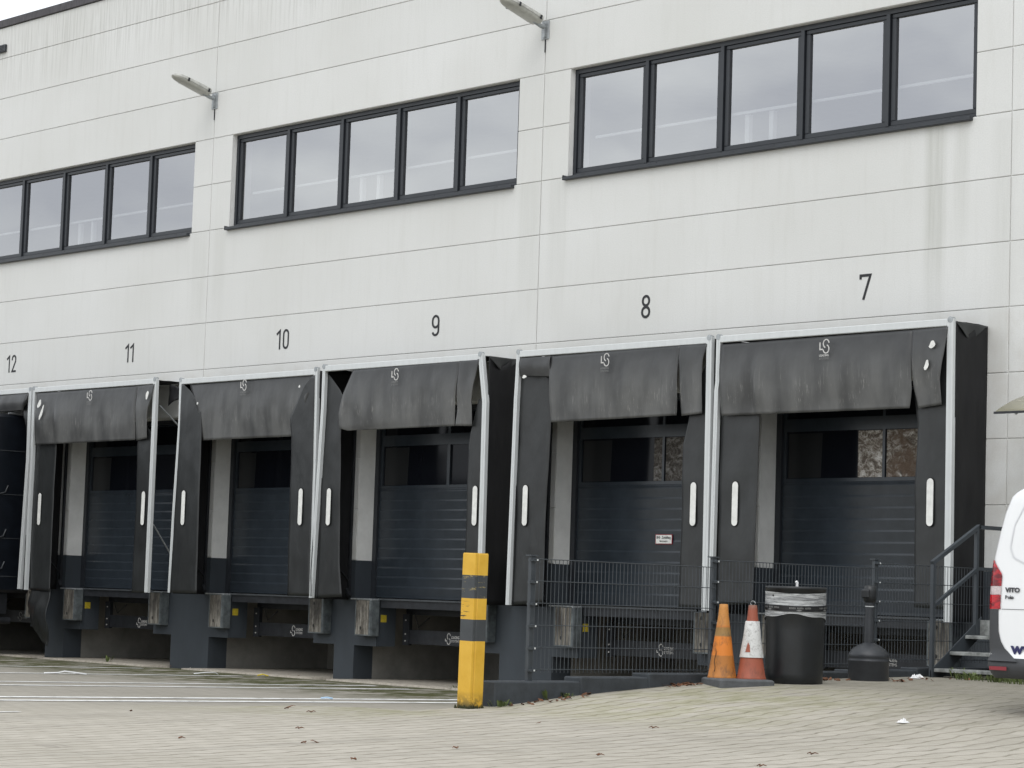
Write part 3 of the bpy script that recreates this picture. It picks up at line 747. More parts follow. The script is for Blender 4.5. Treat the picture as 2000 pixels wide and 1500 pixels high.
# ------------------------------------------------------------------ dock shelters
T, SY = -.63, -.585
SH = {
7: dict(pl=[(11.66, 4.57), (11.66, 4.01), (11.645, 3.9), (11.63, 1.2)], pr=[(15.18, 4.57), (15.20, 1.16)],
  top=[([(11.71, 4.46), (11.73, 4.01), (11.75, 3.58)], [(14.64, 4.47), (14.66, 4.2), (14.66, 3.79), (14.62, 3.575)]),
       ([(14.642, 4.47), (14.67, 4.2), (14.69, 3.79), (14.73, 3.57)], [(15.14, 4.48), (15.12, 4.18), (15.07, 3.89), (15.07, 3.60)])],
  sl=([(11.69, 4.4), (11.69, 1.26)], [(12.28, 4.27), (12.31, 3.55), (12.30, 2.71), (12.27, 1.30)]),
  sr=([(14.66, 4.15), (14.63, 3.75), (14.70, 3.4), (14.67, 2.69), (14.69, 1.32)], [(15.15, 4.4), (15.17, 1.3)]), holes=[(14.975, 4.28, .04, .045), (14.90, 4.05, .028, .06)], rc=True, crease=12.23),
8: dict(pl=[(8.06, 4.57), (8.05, 4.25), (8.035, 3.9), (8.0, 1.18)], pr=[(11.52, 4.57), (11.53, 3.9), (11.55, 1.2)],
  top=[([(8.69, 4.47), (8.72, 4.03), (8.74, 3.59)], [(11.02, 4.49), (11.02, 4.13), (11.02, 3.81), (11.0, 3.61)]),
       ([(11.021, 4.49), (11.04, 4.13), (11.06, 3.81), (11.08, 3.60)], [(11.48, 4.48), (11.44, 4.3), (11.43, 4.05), (11.43, 3.62)]),
       ([(8.11, 4.47), (8.12, 4.235)], [(8.70, 4.47), (8.72, 4.20)])],
  sl=([(8.08, 4.44), (8.03, 1.18)], [(8.50, 4.44), (8.60, 4.18), (8.68, 3.59), (8.63, 2.42), (8.63, 1.22)]),
  sr=([(11.2, 3.85), (11.14, 3.52), (11.06, 3.24), (11.07, 2.41), (11.06, 1.23)], [(11.5, 4.4), (11.52, 1.22)]), holes=[(8.27, 4.21, .04, .022)], rc=False, crease=None),
9: dict(pl=[(3.90, 4.57), (3.90, 3.93), (3.84, 2.43), (3.79, 1.18)], pr=[(7.31, 4.58), (7.43, 3.91), (7.44, 2.77), (7.45, 1.18)],
  top=[([(4.59, 4.48), (4.42, 4.13), (4.33, 3.84), (4.32, 3.64), (4.5, 3.60)], [(6.89, 4.5), (6.89, 4.25), (6.85, 3.83), (6.82, 3.6)]),
       ([(6.891, 4.5), (6.91, 4.25), (6.90, 3.83), (6.85, 3.6)], [(7.29, 4.5), (7.22, 4.16), (7.17, 3.92), (7.17, 3.59)])],
  sl=([(3.93, 4.44), (3.92, 3.9), (3.82, 1.18)], [(3.96, 4.44), (4.21, 4.22), (4.35, 4.06), (4.29, 3.77), (4.28, 3.54), (4.37, 1.69), (4.45, 1.21)]),
  sr=([(7.24, 3.96), (7.11, 3.55), (7.07, 3.33), (7.07, 2.84), (7.07, 1.79), (7.07, 1.17)], [(7.38, 3.95), (7.42, 3.5), (7.42, 1.2)]), holes=[], rc=True, crease=None),
10: dict(pl=[(.30, 4.53), (.32, 3.85), (.26, 2.44), (.235, 1.18)], pr=[(3.72, 4.54), (3.76, 3.18), (3.79, 1.2)],
  top=[([(.50, 4.45), (.70, 4.19), (.80, 4.03), (.90, 3.55)], [(3.60, 4.47), (3.60, 4.2), (3.40, 3.86), (3.40, 3.555)])],
  sl=([(.34, 4.45), (.35, 3.85), (.27, 1.18)], [(.38, 4.45), (.61, 4.32), (.89, 4.07), (.93, 3.63), (.95, 2.44), (.98, 1.18)]),
  sr=([(3.64, 4.43), (3.45, 4.29), (3.29, 4.03), (3.14, 3.84), (3.2, 3.53), (3.23, 2.43), (3.26, 1.2)], [(3.70, 4.44), (3.74, 3.2), (3.77, 1.2)]), holes=[(.88, 4.12, .02, .02), (3.43, 4.28, .02, .02)], rc=False, crease=None, front=True),
11: dict(pl=[(-3.99, 4.57), (-3.96, 3.32), (-3.97, 2.46), (-3.965, 1.14)], pr=[(-.40, 4.57), (-.385, 3.83), (-.38, 1.17)],
  top=[([(-3.88, 4.47), (-3.85, 4.19), (-3.84, 3.93), (-3.84, 3.59)], [(-.86, 4.47), (-.86, 4.17), (-.87, 3.84), (-.89, 3.6)]),
       ([(-.859, 4.47), (-.84, 4.17), (-.84, 3.84), (-.86, 3.59)], [(-.40, 4.48), (-.44, 4.24), (-.52, 4.04), (-.56, 3.62)])],
  sl=([(-3.93, 4.4), (-3.92, 1.14)], [(-3.31, 4.18), (-3.29, 3.57), (-3.3, 2.8), (-3.28, 1.6), (-3.27, 1.13)]),
  sr=([(-.92, 4.09), (-.9, 3.58), (-.87, 2.77), (-.86, 2.04), (-.88, 1.16)], [(-.42, 3.6), (-.41, 1.16)]), holes=[(-3.68, 4.28, .05, .07), (-3.60, 4.13, .035, .13), (-.50, 4.30, .035, .07)], rc=None, crease=-3.3),
12: dict(pl=[(-7.66, 4.57), (-7.66, 1.16)], pr=[(-4.10, 4.56), (-4.07, 3.33), (-4.13, 1.76), (-4.15, 1.15)],
  top=[([(-7.6, 4.46), (-7.6, 4.18)], [(-4.14, 4.48), (-4.15, 4.36), (-4.3, 4.2)])],
  sl=([(-7.62, 4.4), (-7.62, 1.16)], [(-7.5, 4.2), (-7.3, 1.2)]),
  sr=([(-4.38, 4.25), (-4.36, 4.1), (-4.26, 3.9), (-4.22, 3.6)], [(-4.12, 4.4), (-4.12, 3.65)]), holes=[], rc=False, crease=None),
}
desc = {7: 'rightmost black dock shelter under number 7, two torn holes at top right',
        8: 'black dock shelter under number 8, behind the fence, white spot at top left',
        9: 'black dock shelter under number 9 with kinked right post and open top left corner',
        10: 'black dock shelter under number 10 with side curtains folded over its top curtain',
        11: 'black dock shelter under number 11 with slashed top left corner and missing side cover',
        12: 'leftmost black dock shelter under number 12, with a black truck inside it'}
arc = lambda cx, cz, r, a0, a1, k=12, el=1.0: [(cx + r * math.cos(R(lerp(a0, a1, i / k))), cz + el * r * math.sin(R(lerp(a0, a1, i / k)))) for i in range(k + 1)]
for n, c in DOCKS[:6]:
    q = SH[n]; sh = thing('dock_shelter', desc[n], 'dock shelter', (c, 0, FL), 'black dock shelters along the warehouse wall')
    zt = q['pl'][0][1]
    for key in ('pl', 'pr'):
        p = MB(); pts = q[key]
        if pts[-1][1] > 1.3 and n != 7: pass
        for i in range(len(pts) - 1):
            (xa, za), (xb, zb) = pts[i], pts[i + 1]; w = .085 if key == 'pr' else .062
            e = .0 if i == 0 else .006
            vs = []
            for (x, z) in ((xa, za), (xb, zb)):
                xl_, xr_ = (x - w + .03, x + .03) if key == 'pr' else (x - .03, x - .03 + w)
                vs += [(xl_, -.645 - e * 0, z), (xr_, -.645, z), (xr_, -.59, z), (xl_, -.59, z)]
            p.faces(vs, [(0, 1, 2, 3), (7, 6, 5, 4), (0, 4, 5, 1), (1, 5, 6, 2), (2, 6, 7, 3), (3, 7, 4, 0)])
            xm = (lambda x: (x - w / 2 + .03) if key == 'pr' else x - .03 + w / 2)
            p.faces([(xm(xa) - .006, -.6475, za), (xm(xa) + .006, -.6475, za), (xm(xb) + .006, -.6475, zb), (xm(xb) - .006, -.6475, zb)], [(0, 3, 2, 1)])
        po = p.build('frame_post', M['alu'], sh)
        cap = MB(); x, z = pts[0]; cx = x - .012 if key == 'pr' else x + .001
        cap.tube([(cx, -.649, z - .012), (cx, -.585, z - .012)], .036, 12); cap.build('corner_cap', M['steel'], po)
    rl = MB(); xa, xb = q['pl'][0][0] - .02, q['pr'][0][0] + .0
    rl.box(xa + .05, xb - .05, -.65, -.585, zt - .085, zt + .0, .008); rl.build('top_rail', M['alu'], sh)
    tc = MB()
    for k, (A, B) in enumerate(q['top']): cloth(tc, A, B, T + (-.012 if q.get('front') is None else .02) - .004 * k, 44 if k == 0 else 14, 26, .010 if k == 0 else .014, .05 if k < 2 else .03, n + k * 3, 2.0)
    if q['crease']:
        for i, v in enumerate(tc.v):
            d_ = v[0] - q['crease']; dz = v[2] - 3.85
            tc.v[i] = (v[0], v[1] + .05 * math.exp(-(d_ / .05) ** 2) * math.exp(-(dz / .28) ** 2) - .04 * math.exp(-((d_ - .12) / .07) ** 2) * math.exp(-(dz / .3) ** 2), v[2])
    t_ = tc.build('top_curtain', M['top_curtain'], sh, solid=.006)
    for key, mx in (('sl', 11.96 - 13.42), ('sr', 14.895 - 13.42)):
        sc = MB(); A, B = q[key]; yy = SY if not q.get('front') else T - .02
        cloth(sc, A, B, yy, 14, 60, .005, .0, n * 2 + (key == 'sr'), 2.0)
        so = sc.build('side_curtain', M['side_curtain'], sh, solid=.006)
        if n == 12: continue
        ms = MB(); x = {('sl', 7): 11.96, ('sr', 7): 14.895, ('sl', 8): 8.24, ('sr', 8): 11.27, ('sl', 9): 4.08, ('sr', 9): 7.245, ('sl', 10): .55, ('sr', 10): 3.50, ('sl', 11): -3.70, ('sr', 11): -.64}[(key, n)]
        for (wd_, hh, yo, ci) in ((.112, .56, -.006, 1), (.094, .54, -.0075, 0)):
            ms.cur = ci; s_ = stad(x, 2.505, wd_, hh); ms.quad(*[(a, yy + yo - .012, b) for a, b in s_][::-1])
        ms.build('marker_strip', [M['marker'], M['canvas']], so)
    if q['holes']:
        for hx, hz, rx, rz in q['holes']:
            hb = MB()
            tilt = .5 if n == 11 and hx < -3 else .25
            hb.quad(*[(hx + rx * math.cos(a) * (1 + .25 * math.sin(3 * a + hx)) + tilt * rz * math.sin(a), T - .088, hz + rz * math.sin(a)) for a in [-2 * math.pi * k / 12 for k in range(12)]][::-1])
            hb.build('exposed_backing', M['marker'], t_)
    # logo on the top curtain
    lg = MB(); x = c - .01; z = 4.34 if n in (7,) else 4.36; yy = T - (.095 if not q.get('front') else .06)
    lg.ribbon(arc(x + .03, z + .032, .044, 8, 255, el=1.1), .013, yy); lg.ribbon(arc(x + .03, z - .032, .044, -172, 75, el=1.1), .013, yy - .001)
    lg.ribbon([(x - .062, z + .05), (x - .062, z - .035), (x - .018, z - .035)], .015, yy - .002)
    lg.cur = 1 if n != 7 else 0
    add_text(lg, 'LOADING', .035, x - .072, yy, z - .118, .145, .0006); lg.cur = 1; add_text(lg, 'SYSTEMS', .033, x - .072, yy, z - .155, .145)
    lg.build('logo_lettering', [M['white_print'], M['faint_print']], t_)
    # side covers between frame and wall
    def cover(x, zb=1.17, dip=.0, amp=.02, flare=0):
        cv = MB(); G = []
        for j in range(41):
            v = j / 40; row = []
            for i in range(15):
                u = i / 14; ztop = zt - .03 - dip * math.sin(math.pi * min(1, u * 1.35)) ** 1.5 * (1 if u < .74 else 0)
                zz = lerp(ztop, zb, v); yy_ = lerp(-.6, -.004, u)
                row.append((x + flare * u * .0 + amp * noise.noise(Vector((yy_ * 5, zz * 1.1, x))) * math.sin(math.pi * min(.95, u + .05)), yy_, zz))
            G.append(row)
        cv.grid(G, True); return cv.build('side_cover', M['canvas'], sh, solid=.005)
    cover(q['pl'][0][0] - .01 if n != 12 else -7.68)
    if q['rc'] is not None: cover({7: 15.215, 8: 11.545, 9: 7.44, 10: 3.76, 12: -4.09}[n], dip=.12 if q['rc'] else 0)
    if q['rc']:                                           # slack flap of cloth over the top corner
        x = {7: 15.21, 9: 7.43}[n]; fp = MB(); G = []
        for j in range(9):
            v = j / 8; G.append([(x + .012 + .02 * math.sin(u * 9) * v, lerp(-.6, -.03, u / 1.0), zt - .03 - v * (.16 * math.sin(math.pi * min(1, u * 1.1)) + .015)) for u in [i / 16 for i in range(17)]])
        fp.grid(G, True); fp.build('loose_corner_cloth', M['side_curtain'], sh, solid=.005)
        rf_ = MB()
    rf = MB(); G = [[(lerp(xa, xb, i / 20), lerp(-.59, -.003, j / 5), zt - .02 + .015 * noise.noise(Vector((i * .8, j * .7, n)))) for i in range(21)] for j in range(6)]
    rf.grid(G, True); rf.build('roof_cover', M['canvas'], sh, solid=.005)
    # rear frame and braces
    br = MB(); xo = c - OPEN - .13
    br.box(xo, xo + .04, -.045, -.004, 1.25, 4.4); br.bar((xo + .03, -.04, 1.45), (q['pl'][-1][0] + .1, -.56, 1.95), .025, .012); br.bar((xo + .03, -.04, 4.2), (q['pl'][0][0] + .1, -.56, 3.8), .025, .012)
    br.bar((xo + .0, -.05, 1.32), (xo + .09, -.06, 1.22), .05, .05)
    br.build('rear_frame', M['dark_steel'], sh); br = MB(); xo = c + OPEN + .08
    br.box(xo, xo + .04, -.045, -.004, 1.25, 4.4)
    br.build('rear_frame', M['dark_steel'], sh)
    if n == 11:
        bb = MB(); bb.bar((-.36, -.56, 4.14), (-.36, -.06, 3.75), .03, .015); bb.bar((-.38, -.57, 2.25), (-.38, -.08, 1.62), .025, .012); bb.build('bare_brace', M['steel'], sh)
        sc = MB(); cloth(sc, [(-.42, 4.5), (-.43, 4.15)], [(-.02, 4.42), (-.02, 4.3)], -.35, 12, 8, .03, 0, 3, 4); sc.build('torn_cover_scrap', M['canvas'], sh, solid=.005)
        tf = MB(); cloth(tf, [(-3.88, 1.16), (-3.90, .85), (-3.78, .55), (-3.55, .28)], [(-3.29, 1.16), (-3.26, .8), (-3.27, .45), (-3.36, .22)], -.56, 12, 26, .05, .06, 4, 2.4)
        tf.build('torn_curtain_end', M['side_curtain'], sh, solid=.006)
    if n == 10:
        pass

# ------------------------------------------------------------------ wall lamps
def wall_lamp(x, lab):
    t = thing('wall_lamp', lab, 'wall lamp', (x, 0, 9.12), 'street lamp heads fixed to the facade')
    b = MB(); b.box(x - .075, x + .075, -.016, 0, 8.98, 9.24, .003); b.box(x - .02, x + .02, -.05, -.016, 9.0, 9.2); b.build('bracket', M['steel'], t)
    a = MB(); a.tube([(x, -.02, 9.15), (x, -.10, 9.155), (x, -.24, 9.20)], .03, 10); a.build('arm', M['steel'], t)
    A = Vector((x, -.17, 9.215)); B = Vector((x, -.86, 9.40)); d = (B - A); L = d.length; d.normalize(); up = Vector((0, d.z, -d.y)).normalized()
    if up.z < 0: up = -up
    def shell(sgn, mat, nm, hgt, w0):
        G = []
        for i in range(21):
            u = i / 20; e = 1 if u < .62 else max(0.0, 1 - ((u - .62) / .38) ** 2.4) ** .5
            wv = w0 * e * (.92 + .08 * min(1, u * 4)); hv = hgt * (e ** .7) * (1 - .25 * u)
            row = []
            for a_, b_ in ((1, 0), (.93, .55), (.74, .92), (.35, 1), (0, 1.02), (-.35, 1), (-.74, .92), (-.93, .55), (-1, 0)):
                row.append(tuple(A + d * (L * u) + Vector((1, 0, 0)) * (wv * a_) + up * (sgn * hv * b_)))
            G.append(row)
        m = MB(); m.grid(G, True); m.quad(*G[0]); return m.build(nm, mat, t)
    shell(1, M['lamp_body'], 'housing', .075, .135); shell(-1, M['lamp_glass'], 'lens', .05, .128)
    k = MB()
    for u in (.08, .66):
        for s in (-1, 1):
            p = A + d * (L * u) + Vector((s * .134, 0, 0)); k.bar(p - up * .02 , p + up * .035, .012, .03)
    k.build('clip', M['dark_steel'], t)
    cb = MB(); cb.box(x - .007, x + .007, -.012, -.001, 8.80, 8.979); cb.build('cable', M['dark_steel'], t)
wall_lamp(0.0, 'grey wall lamp above left, between the left and middle window bands')
wall_lamp(7.72, 'grey wall lamp at the top edge, between the middle and right window bands')

# ------------------------------------------------------------------ door canopy
t = thing('door_canopy', 'curved yellowed plastic canopy on grey brackets over the side door behind the van', 'canopy', (16.7, 0, 3.5))
G = []; x0, x1 = 15.97, 18.0
prof = [(-.9 + .9 * k / 12, 3.46 + .27 * math.sin(math.pi / 2 * k / 12) ** .9) for k in range(13)]
m = MB(); m.grid([[(x, a, b) for x in (x0, (x0 + x1) / 2, x1)] for a, b in prof], True); m.build('sheet', M['poly'], t, solid=.006)
m = MB()
for x in (x0 + .28, x1 - .28): m.tube([(x, a, b - .02) for a, b in prof], .014, 6)
for x in (x0 + .28, x1 - .28): m.box(x - .03, x + .03, -.02, -.001, 3.3, 3.76)
m.build('bracket', M['steel'], t)
m = MB(); m.box(x0, x1, -.915, -.895, 3.445, 3.47); m.build('front_profile', M['dark_steel'], t)

# ------------------------------------------------------------------ kerb and fence (x = 15.65)
t = thing('concrete_kerb', 'dark painted stepped concrete kerb carrying the mesh fence', 'kerb', (15.65, -4, .4))
steps = [(-7.97, -6.9, .535), (-6.9, -6.0, .575), (-6.0, -4.2, .61), (-4.2, -3.0, .635), (-3.0, -1.9, .655), (-1.9, -.0, .68)]
m = MB()
for a, b, z in steps: m.box(15.52, 15.75, a, b, -.1, z, .012)
m.build('kerb_blocks', M['curb'], t)
f = thing('mesh_fence', 'anthracite wire mesh fence on the kerb between the cones and the docks', 'fence', (15.65, -4, .6))
posts = [(-7.44, .53, 1.665), (-4.99, .6, 1.735), (-2.47, .65, 1.80), (-.06, .68, 1.80)]
for y, a, b in posts:
    m = MB(); m.box(15.60, 15.64, y - .03, y + .03, a, b, .003); m.box(15.585, 15.655, y - .05, y + .045, b, b + .012); m.box(15.57, 15.67, y - .06, y + .06, a, a + .008)
    p = m.build('fence_post', M['fence'], f)
    k = MB(); bt = MB()
    for i in range(6):
        z = b - .035 - i * .2 * (1.0)
        if z < a + .02: continue
        k.box(15.641, 15.668, y - .026, y + .026, z - .014, z + .014, .003); k.box(15.64, 15.668, y - .07, y - .03, z - .01, z + .01)
        bt.box(15.668, 15.676, y + .012, y + .028, z - .008, z + .008, .002)
    k.build('clamp', M['fence'], p); bt.build('bolts', M['alu'], p)
for (ya, yb, zt) in ((-7.46, -5.0, 1.64), (-4.98, -2.5, 1.71), (-2.45, -.03, 1.765)):
    m = MB()
    for i in range(6):
        z = zt - i * .2
        m.tube([(15.652, ya, z), (15.652, yb, z)], .004, 5, False); m.tube([(15.668, ya, z), (15.668, yb, z)], .004, 5, False)
    y = ya + .03
    while y < yb:
        m.tube([(15.660, y, zt - 1.03), (15.660, y, zt + .004)], .0034, 5, False); y += .05
    m.build('mesh_panel', M['fence'], f)

# ------------------------------------------------------------------ bollard
bz = gz(15.7, -8.22)
t = thing('bollard', 'square yellow bollard with two grey bands and a mossy foot at the kerb end', 'bollard', (15.70, -8.22, bz - .02))
m = MB(); hh = 1.385; w = .081
prof = [(-w, -w), (w, -w), (w, -w + .032), (w - .009, -w + .040), (w, -w + .048), (w, w), (-w, w)]
n_ = len(prof)
vs = [(x, y, z) for z in (0, .3, .7, 1.0, hh - .012) for x, y in prof] + [(x * .95, y * .95, hh) for x, y in prof]
F = [(i * n_ + k, i * n_ + (k + 1) % n_, (i + 1) * n_ + (k + 1) % n_, (i + 1) * n_ + k) for i in range(5) for k in range(n_)]
m.faces(vs, F); m.quad(*vs[-n_:])
o = m.build('post', M['bollard'], t, world=False, bevel=.006); o.rotation_euler = (R(.3), R(.9), R(2))
ms = MB()
for i in range(70):
    a = random.uniform(-.1, .1); s = random.choice((0, 1, 2, 3)); b = .086 + random.uniform(0, .02)
    x, y = ((a, -b), (b, a), (a, b), (-b, a))[s]; h = random.uniform(.01, .05)
    c_, s_ = 1, 0; X, Y = x * c_ - y * s_, x * s_ + y * c_
    ms.faces([(X - .012, Y, 0), (X + .012, Y + .008, 0), (X + random.uniform(-.01, .01), Y, .015 + h)], [(0, 1, 2)])
ms.build('moss_tuft', M['moss'], t, world=False)

# ------------------------------------------------------------------ cones on a rubber slab
pa, pb, pc = Vector((15.80, -5.32, 0)), Vector((16.32, -5.62, 0)), Vector((16.56, -5.13, 0))
pd = pa + (pc - pb)
slab_z = .535
t = MB(); base = [(p.x, p.y) for p in (pa, pb, pc, pd)]; cx = sum(p[0] for p in base) / 4; cy = sum(p[1] for p in base) / 4
vs = [(x, y, slab_z - .06) for x, y in base] + [(x, y, slab_z + .035) for x, y in base] + [(cx + (x - cx) * .93, cy + (y - cy) * .93, slab_z + .05) for x, y in base]
t.faces(vs, [(0, 1, 5, 4), (1, 2, 6, 5), (2, 3, 7, 6), (3, 0, 4, 7), (4, 5, 9, 8), (5, 6, 10, 9), (6, 7, 11, 10), (7, 4, 8, 11), (8, 9, 10, 11)])
o = t.build('foot_slab', M['rubber'], bevel=.004); tag(o, 'cracked grey rubber foot slab lying under the two traffic cones', 'foot slab')
weld(o)
def cone(x, y, z, mat, lab, kind):
    t = thing('traffic_cone', lab, 'traffic cone', (x, y, z), 'traffic cones beside the fence')
    m = MB(); H = .70
    def fn(r, zz, a): return r * (1 + .012 * math.sin(3 * a + zz * 9))
    m.lathe([(.140, 0), (.142, .012), (.135, .02), (.118, .13), (.098, .26), (.075, .43), (.050, .60), (.044, .665), (.040, H), (.030, H + .004), (.026, H - .02), (0.0, H - .03)], 24, (0, 0, 0), True, fn)
    b = m.build('cone_body', mat, t, world=False)
    if kind == 'r':
        m = MB(); m.lathe([(.1205, .205), (.1095, .27), (.088, .40), (.0705, .545), (.066, .55)], 24, (0, 0, 0), True, lambda r, zz, a: (r + .0015) * (1 + .012 * math.sin(3 * a + zz * 9)))
        for i, q in enumerate(m.v): pass
        m.v = [(q[0] * .955, q[1] * .955, q[2]) for q in m.v]
        s = m.build('white_sleeve', M['sleeve'], t, world=False)
        tr = MB(); tr.faces([(.015, -.112, .255), (.062, -.094, .255), (.05, -.088, .32), (.03, -.092, .35), (.02, -.101, .30)], [(0, 1, 2, 3, 4)]); tr.build('torn_patch', M['cone_r'], t, world=False)
        r = MB(); r.tube([(.03 * math.cos(a), 0, H + .02 + .022 * math.sin(a)) for a in [2 * math.pi * k / 10 for k in range(11)]], .004, 5); r.build('top_ring', M['steel'], t, world=False)
    else:
        m = MB(); p = []
        for k in range(12): a = -1.45 + .06 * math.sin(k * .9); r = lerp(.128, .088, k / 11); p.append((r * math.cos(a - k * .012) * 1.05, r * math.sin(a - k * .012) * 1.05, .06 + .22 * k / 11))
        m.tube(p, .0035, 4); m.build('crack', M['tyre'], t, world=False)
    return t
cone(16.02, -5.27, slab_z + .048, M['cone_y'], 'dirty faded orange cone without a white band, left of the two', 'y')
cone(16.24, -5.10, slab_z + .048, M['cone_r'], 'red cone with a torn white sleeve standing next to the black bin', 'r')

# ------------------------------------------------------------------ bin
bx, by = 16.33, -4.58; z0 = zr(by) - .005
t = thing('waste_bin', 'tall black round bin wrapped in clear film with black tape', 'bin', (bx, by, z0))
m = MB(); m.lathe([(.265, 0), (.275, .01), (.278, .1), (.283, .5), (.290, .90), (.297, .905), (.299, .93), (.29, .935), (.275, .90), (.05, .905), (0, .905)], 48)
m.build('drum', M['black'], t, world=False)
m = MB(); G = []
for j in range(15):
    v = j / 14; row = []
    for k in range(73):
        a = 2 * math.pi * k / 72; low = .615 + .05 * math.sin(a * 1 + 2.5) + .01 * math.sin(5 * a); z = lerp(low, .875 + .01 * math.sin(2 * a), v)
        r = .293 + .006 * noise.noise(Vector((math.cos(a) * 3, math.sin(a) * 3, z * 22)))
        row.append((r * math.cos(a), r * math.sin(a), z))
    G.append(row)
m.grid(G, True); m.build('film_wrap', M['wrap'], t, world=False)
m = MB(); zz = lambda a: .70 + .006 * math.sin(a * 2)
m.grid([[(.3015 * math.cos(a), .3015 * math.sin(a), zz(a) + h) for a in [2 * math.pi * k / 72 for k in range(73)]] for h in (0, .055)], True); tp = m.build('printed_tape', M['tape'], t, world=False)
m = MB()
for k in range(150):
    a = 2 * math.pi * k / 150
    if (k % 25) in range(0, 17) and (k % 25) not in (5, 11):
        h = .018; w = .006; z = zz(a) + .024 + random.uniform(-.001, .001)
        ca, sa = math.cos(a), math.sin(a); r = .3035
        m.quad((r * ca + sa * w * .6, r * sa - ca * w * .6, z), (r * ca - sa * w * .6, r * sa + ca * w * .6, z), (r * ca - sa * w * .6, r * sa + ca * w * .6, z + h * random.uniform(.6, 1)), (r * ca + sa * w * .6, r * sa - ca * w * .6, z + h))
for k in range(6):
    a = 2 * math.pi * k / 6 - .75; ca, sa = math.cos(a), math.sin(a); r = .3035; z = zz(a) + .011
    m.quad(*[(r * ca - sa * dx, r * sa + ca * dx, z + dz) for dx, dz in ((-.03, 0), (0, -.009), (.03, 0), (0, .009))])
m.build('tape_lettering', M['faint_print'], tp, world=False)
m = MB(); m.tube([(.03, -.02, .90), (.03, -.02, .975), (.028, -.03, .985)], .014, 7); o = m.build('paper_cup', M['paper']); o.location = (bx, by, z0); tag(o, 'tiny cream paper scrap standing on the lid of the black bin', 'litter')

# ------------------------------------------------------------------ smoking receptacle
ax, ay = 16.17, -3.24; z0 = zr(ay) - .003
t = thing('smoking_receptacle', 'charcoal pedestal ash receptacle with a domed round base and slim neck', 'ash bin', (ax, ay, z0))
m = MB(); m.lathe([(.2, 0), (.205, .01), (.205, .19), (.209, .195), (.209, .205), (.205, .21), (.205, .235), (.209, .24), (.2, .27), (.17, .315), (.12, .35), (.07, .372), (.055, .38)], 40)
m.build('base', M['ash'], t, world=False)
m = MB(); m.lathe([(.052, .36), (.049, .60), (.043, .72), (.045, .74), (.045, .80)], 24); m.build('neck', M['ash'], t, world=False)
m = MB(); m.lathe([(.045, .785), (.062, .80), (.066, .84), (.066, .90), (.06, .945), (.04, .958), (0, .962)], 24); 
m.build('head', M['black'], t, world=False)
m = MB(); m.box(-.05, .05, -.085, -.05, .83, .915, .01); m.build('hood', M['black'], t, world=False)
m = MB(); m.lathe([(.0462, .742), (.0462, .75)], 24); m.build('neck_ring', M['alu'], t, world=False)

# ------------------------------------------------------------------ steel stairs
t = thing('steel_stairs', 'dark steel stairs with handrail and galvanised treads climbing to the side door', 'stairs', (16.4, -1.2, .6))
X0, X1 = 15.90, 17.0
tr = [(-1.82, .68), (-1.55, .86), (-1.28, 1.035)]
for y, z in tr:
    m = MB(); m.box(X0 + .01, X1 - .01, y, y + .26, z - .035, z, .003)
    for k in range(16): m.box(X0 + .012, X1 - .012, y + .012 + k * .0155, y + .016 + k * .0155, z, z + .003)
    m.build('tread', M['tread'], t)
for x in (X0, X1):
    m = MB(); vs = []
    pts = [(-1.86, .57), (-1.86, .66), (-.98, 1.24), (-.98, 1.04), (-1.68, .57)]
    vs = [(x - .006, a, b) for a, b in pts] + [(x + .006, a, b) for a, b in pts]; k = len(pts)
    m.faces(vs, [tuple(range(k))[::-1], tuple(range(k, 2 * k))] + [(i, (i + 1) % k, k + (i + 1) % k, k + i) for i in range(k)])
    m.build('stringer', M['fence'], t)
m = MB(); m.box(X0, 18.2, -1.0, -.005, 1.16, 1.2); m.box(X0 - .002, 18.202, -1.01, -.99, 1.04, 1.205); m.build('landing', M['tread'], t)
for x in (X0 - .005, X1):
    m = MB()
    m.box(x - .02, x + .02, -1.86, -1.82, .585, 1.775); m.box(x - .02, x + .02, -1.10, -1.06, 1.0, 2.19)
    m.build('rail_post', M['fence'], t)
    m = MB(); m.bar((x, -1.86, 1.79), (x, -1.04, 2.215), .042, .042); m.bar((x, -1.06, 2.205), (x, -.02, 2.205), .042, .042)
    m.bar((x, -1.82, 1.34), (x, -1.06, 1.76), .034, .034); m.bar((x, -1.08, 1.755), (x, -.02, 1.755), .034, .034)
    m.build('handrail', M['fence'], t)
m = MB()
for x in (18.0, ): m.box(x, x + .04, -1.0, -.96, .59, 2.2); m.box(X1 + .03, x, -.985, -.955, 2.18, 2.22)
for x in (16.0, 18.1): m.box(x, x + .06, -.5, -.44, .59, 1.16)
m.build('support_leg', M['fence'], t)

# ------------------------------------------------------------------ van (nose to the wall, rear towards us)
VX, VY, VZ = 19.735, -6.22, zr(-6.2) + .0
van = thing('parked_van', 'white panel van with grey bumpers parked at the right edge', 'van', (VX + .96, VY + 2.5, VZ))
cxv = VX + .96
def vw(z):      # half width of the body at height z above ground
    return interp(z, [.2, .35, .55, .9, 1.1, 1.25, 1.5, 1.65, 1.78, 1.84, 1.88, 1.905], [.88, .93, .955, .962, .957, .943, .888, .853, .80, .74, .63, .33])
def vy(z):      # rear face offset
    return interp(z, [.2, .32, .36, .45, .47, 1.0, 1.5, 1.8, 1.88, 1.905], [.06, .03, -.03, -.03, .02, .03, .06, .09, .14, .34])
zs = [.30, .34, .4, .46, .465, .52, .58, .62, .7, .8, .9, 1.0, 1.1, 1.2, 1.3, 1.4, 1.5, 1.58, 1.65, 1.72, 1.78, 1.82, 1.85, 1.88, 1.895, 1.905]
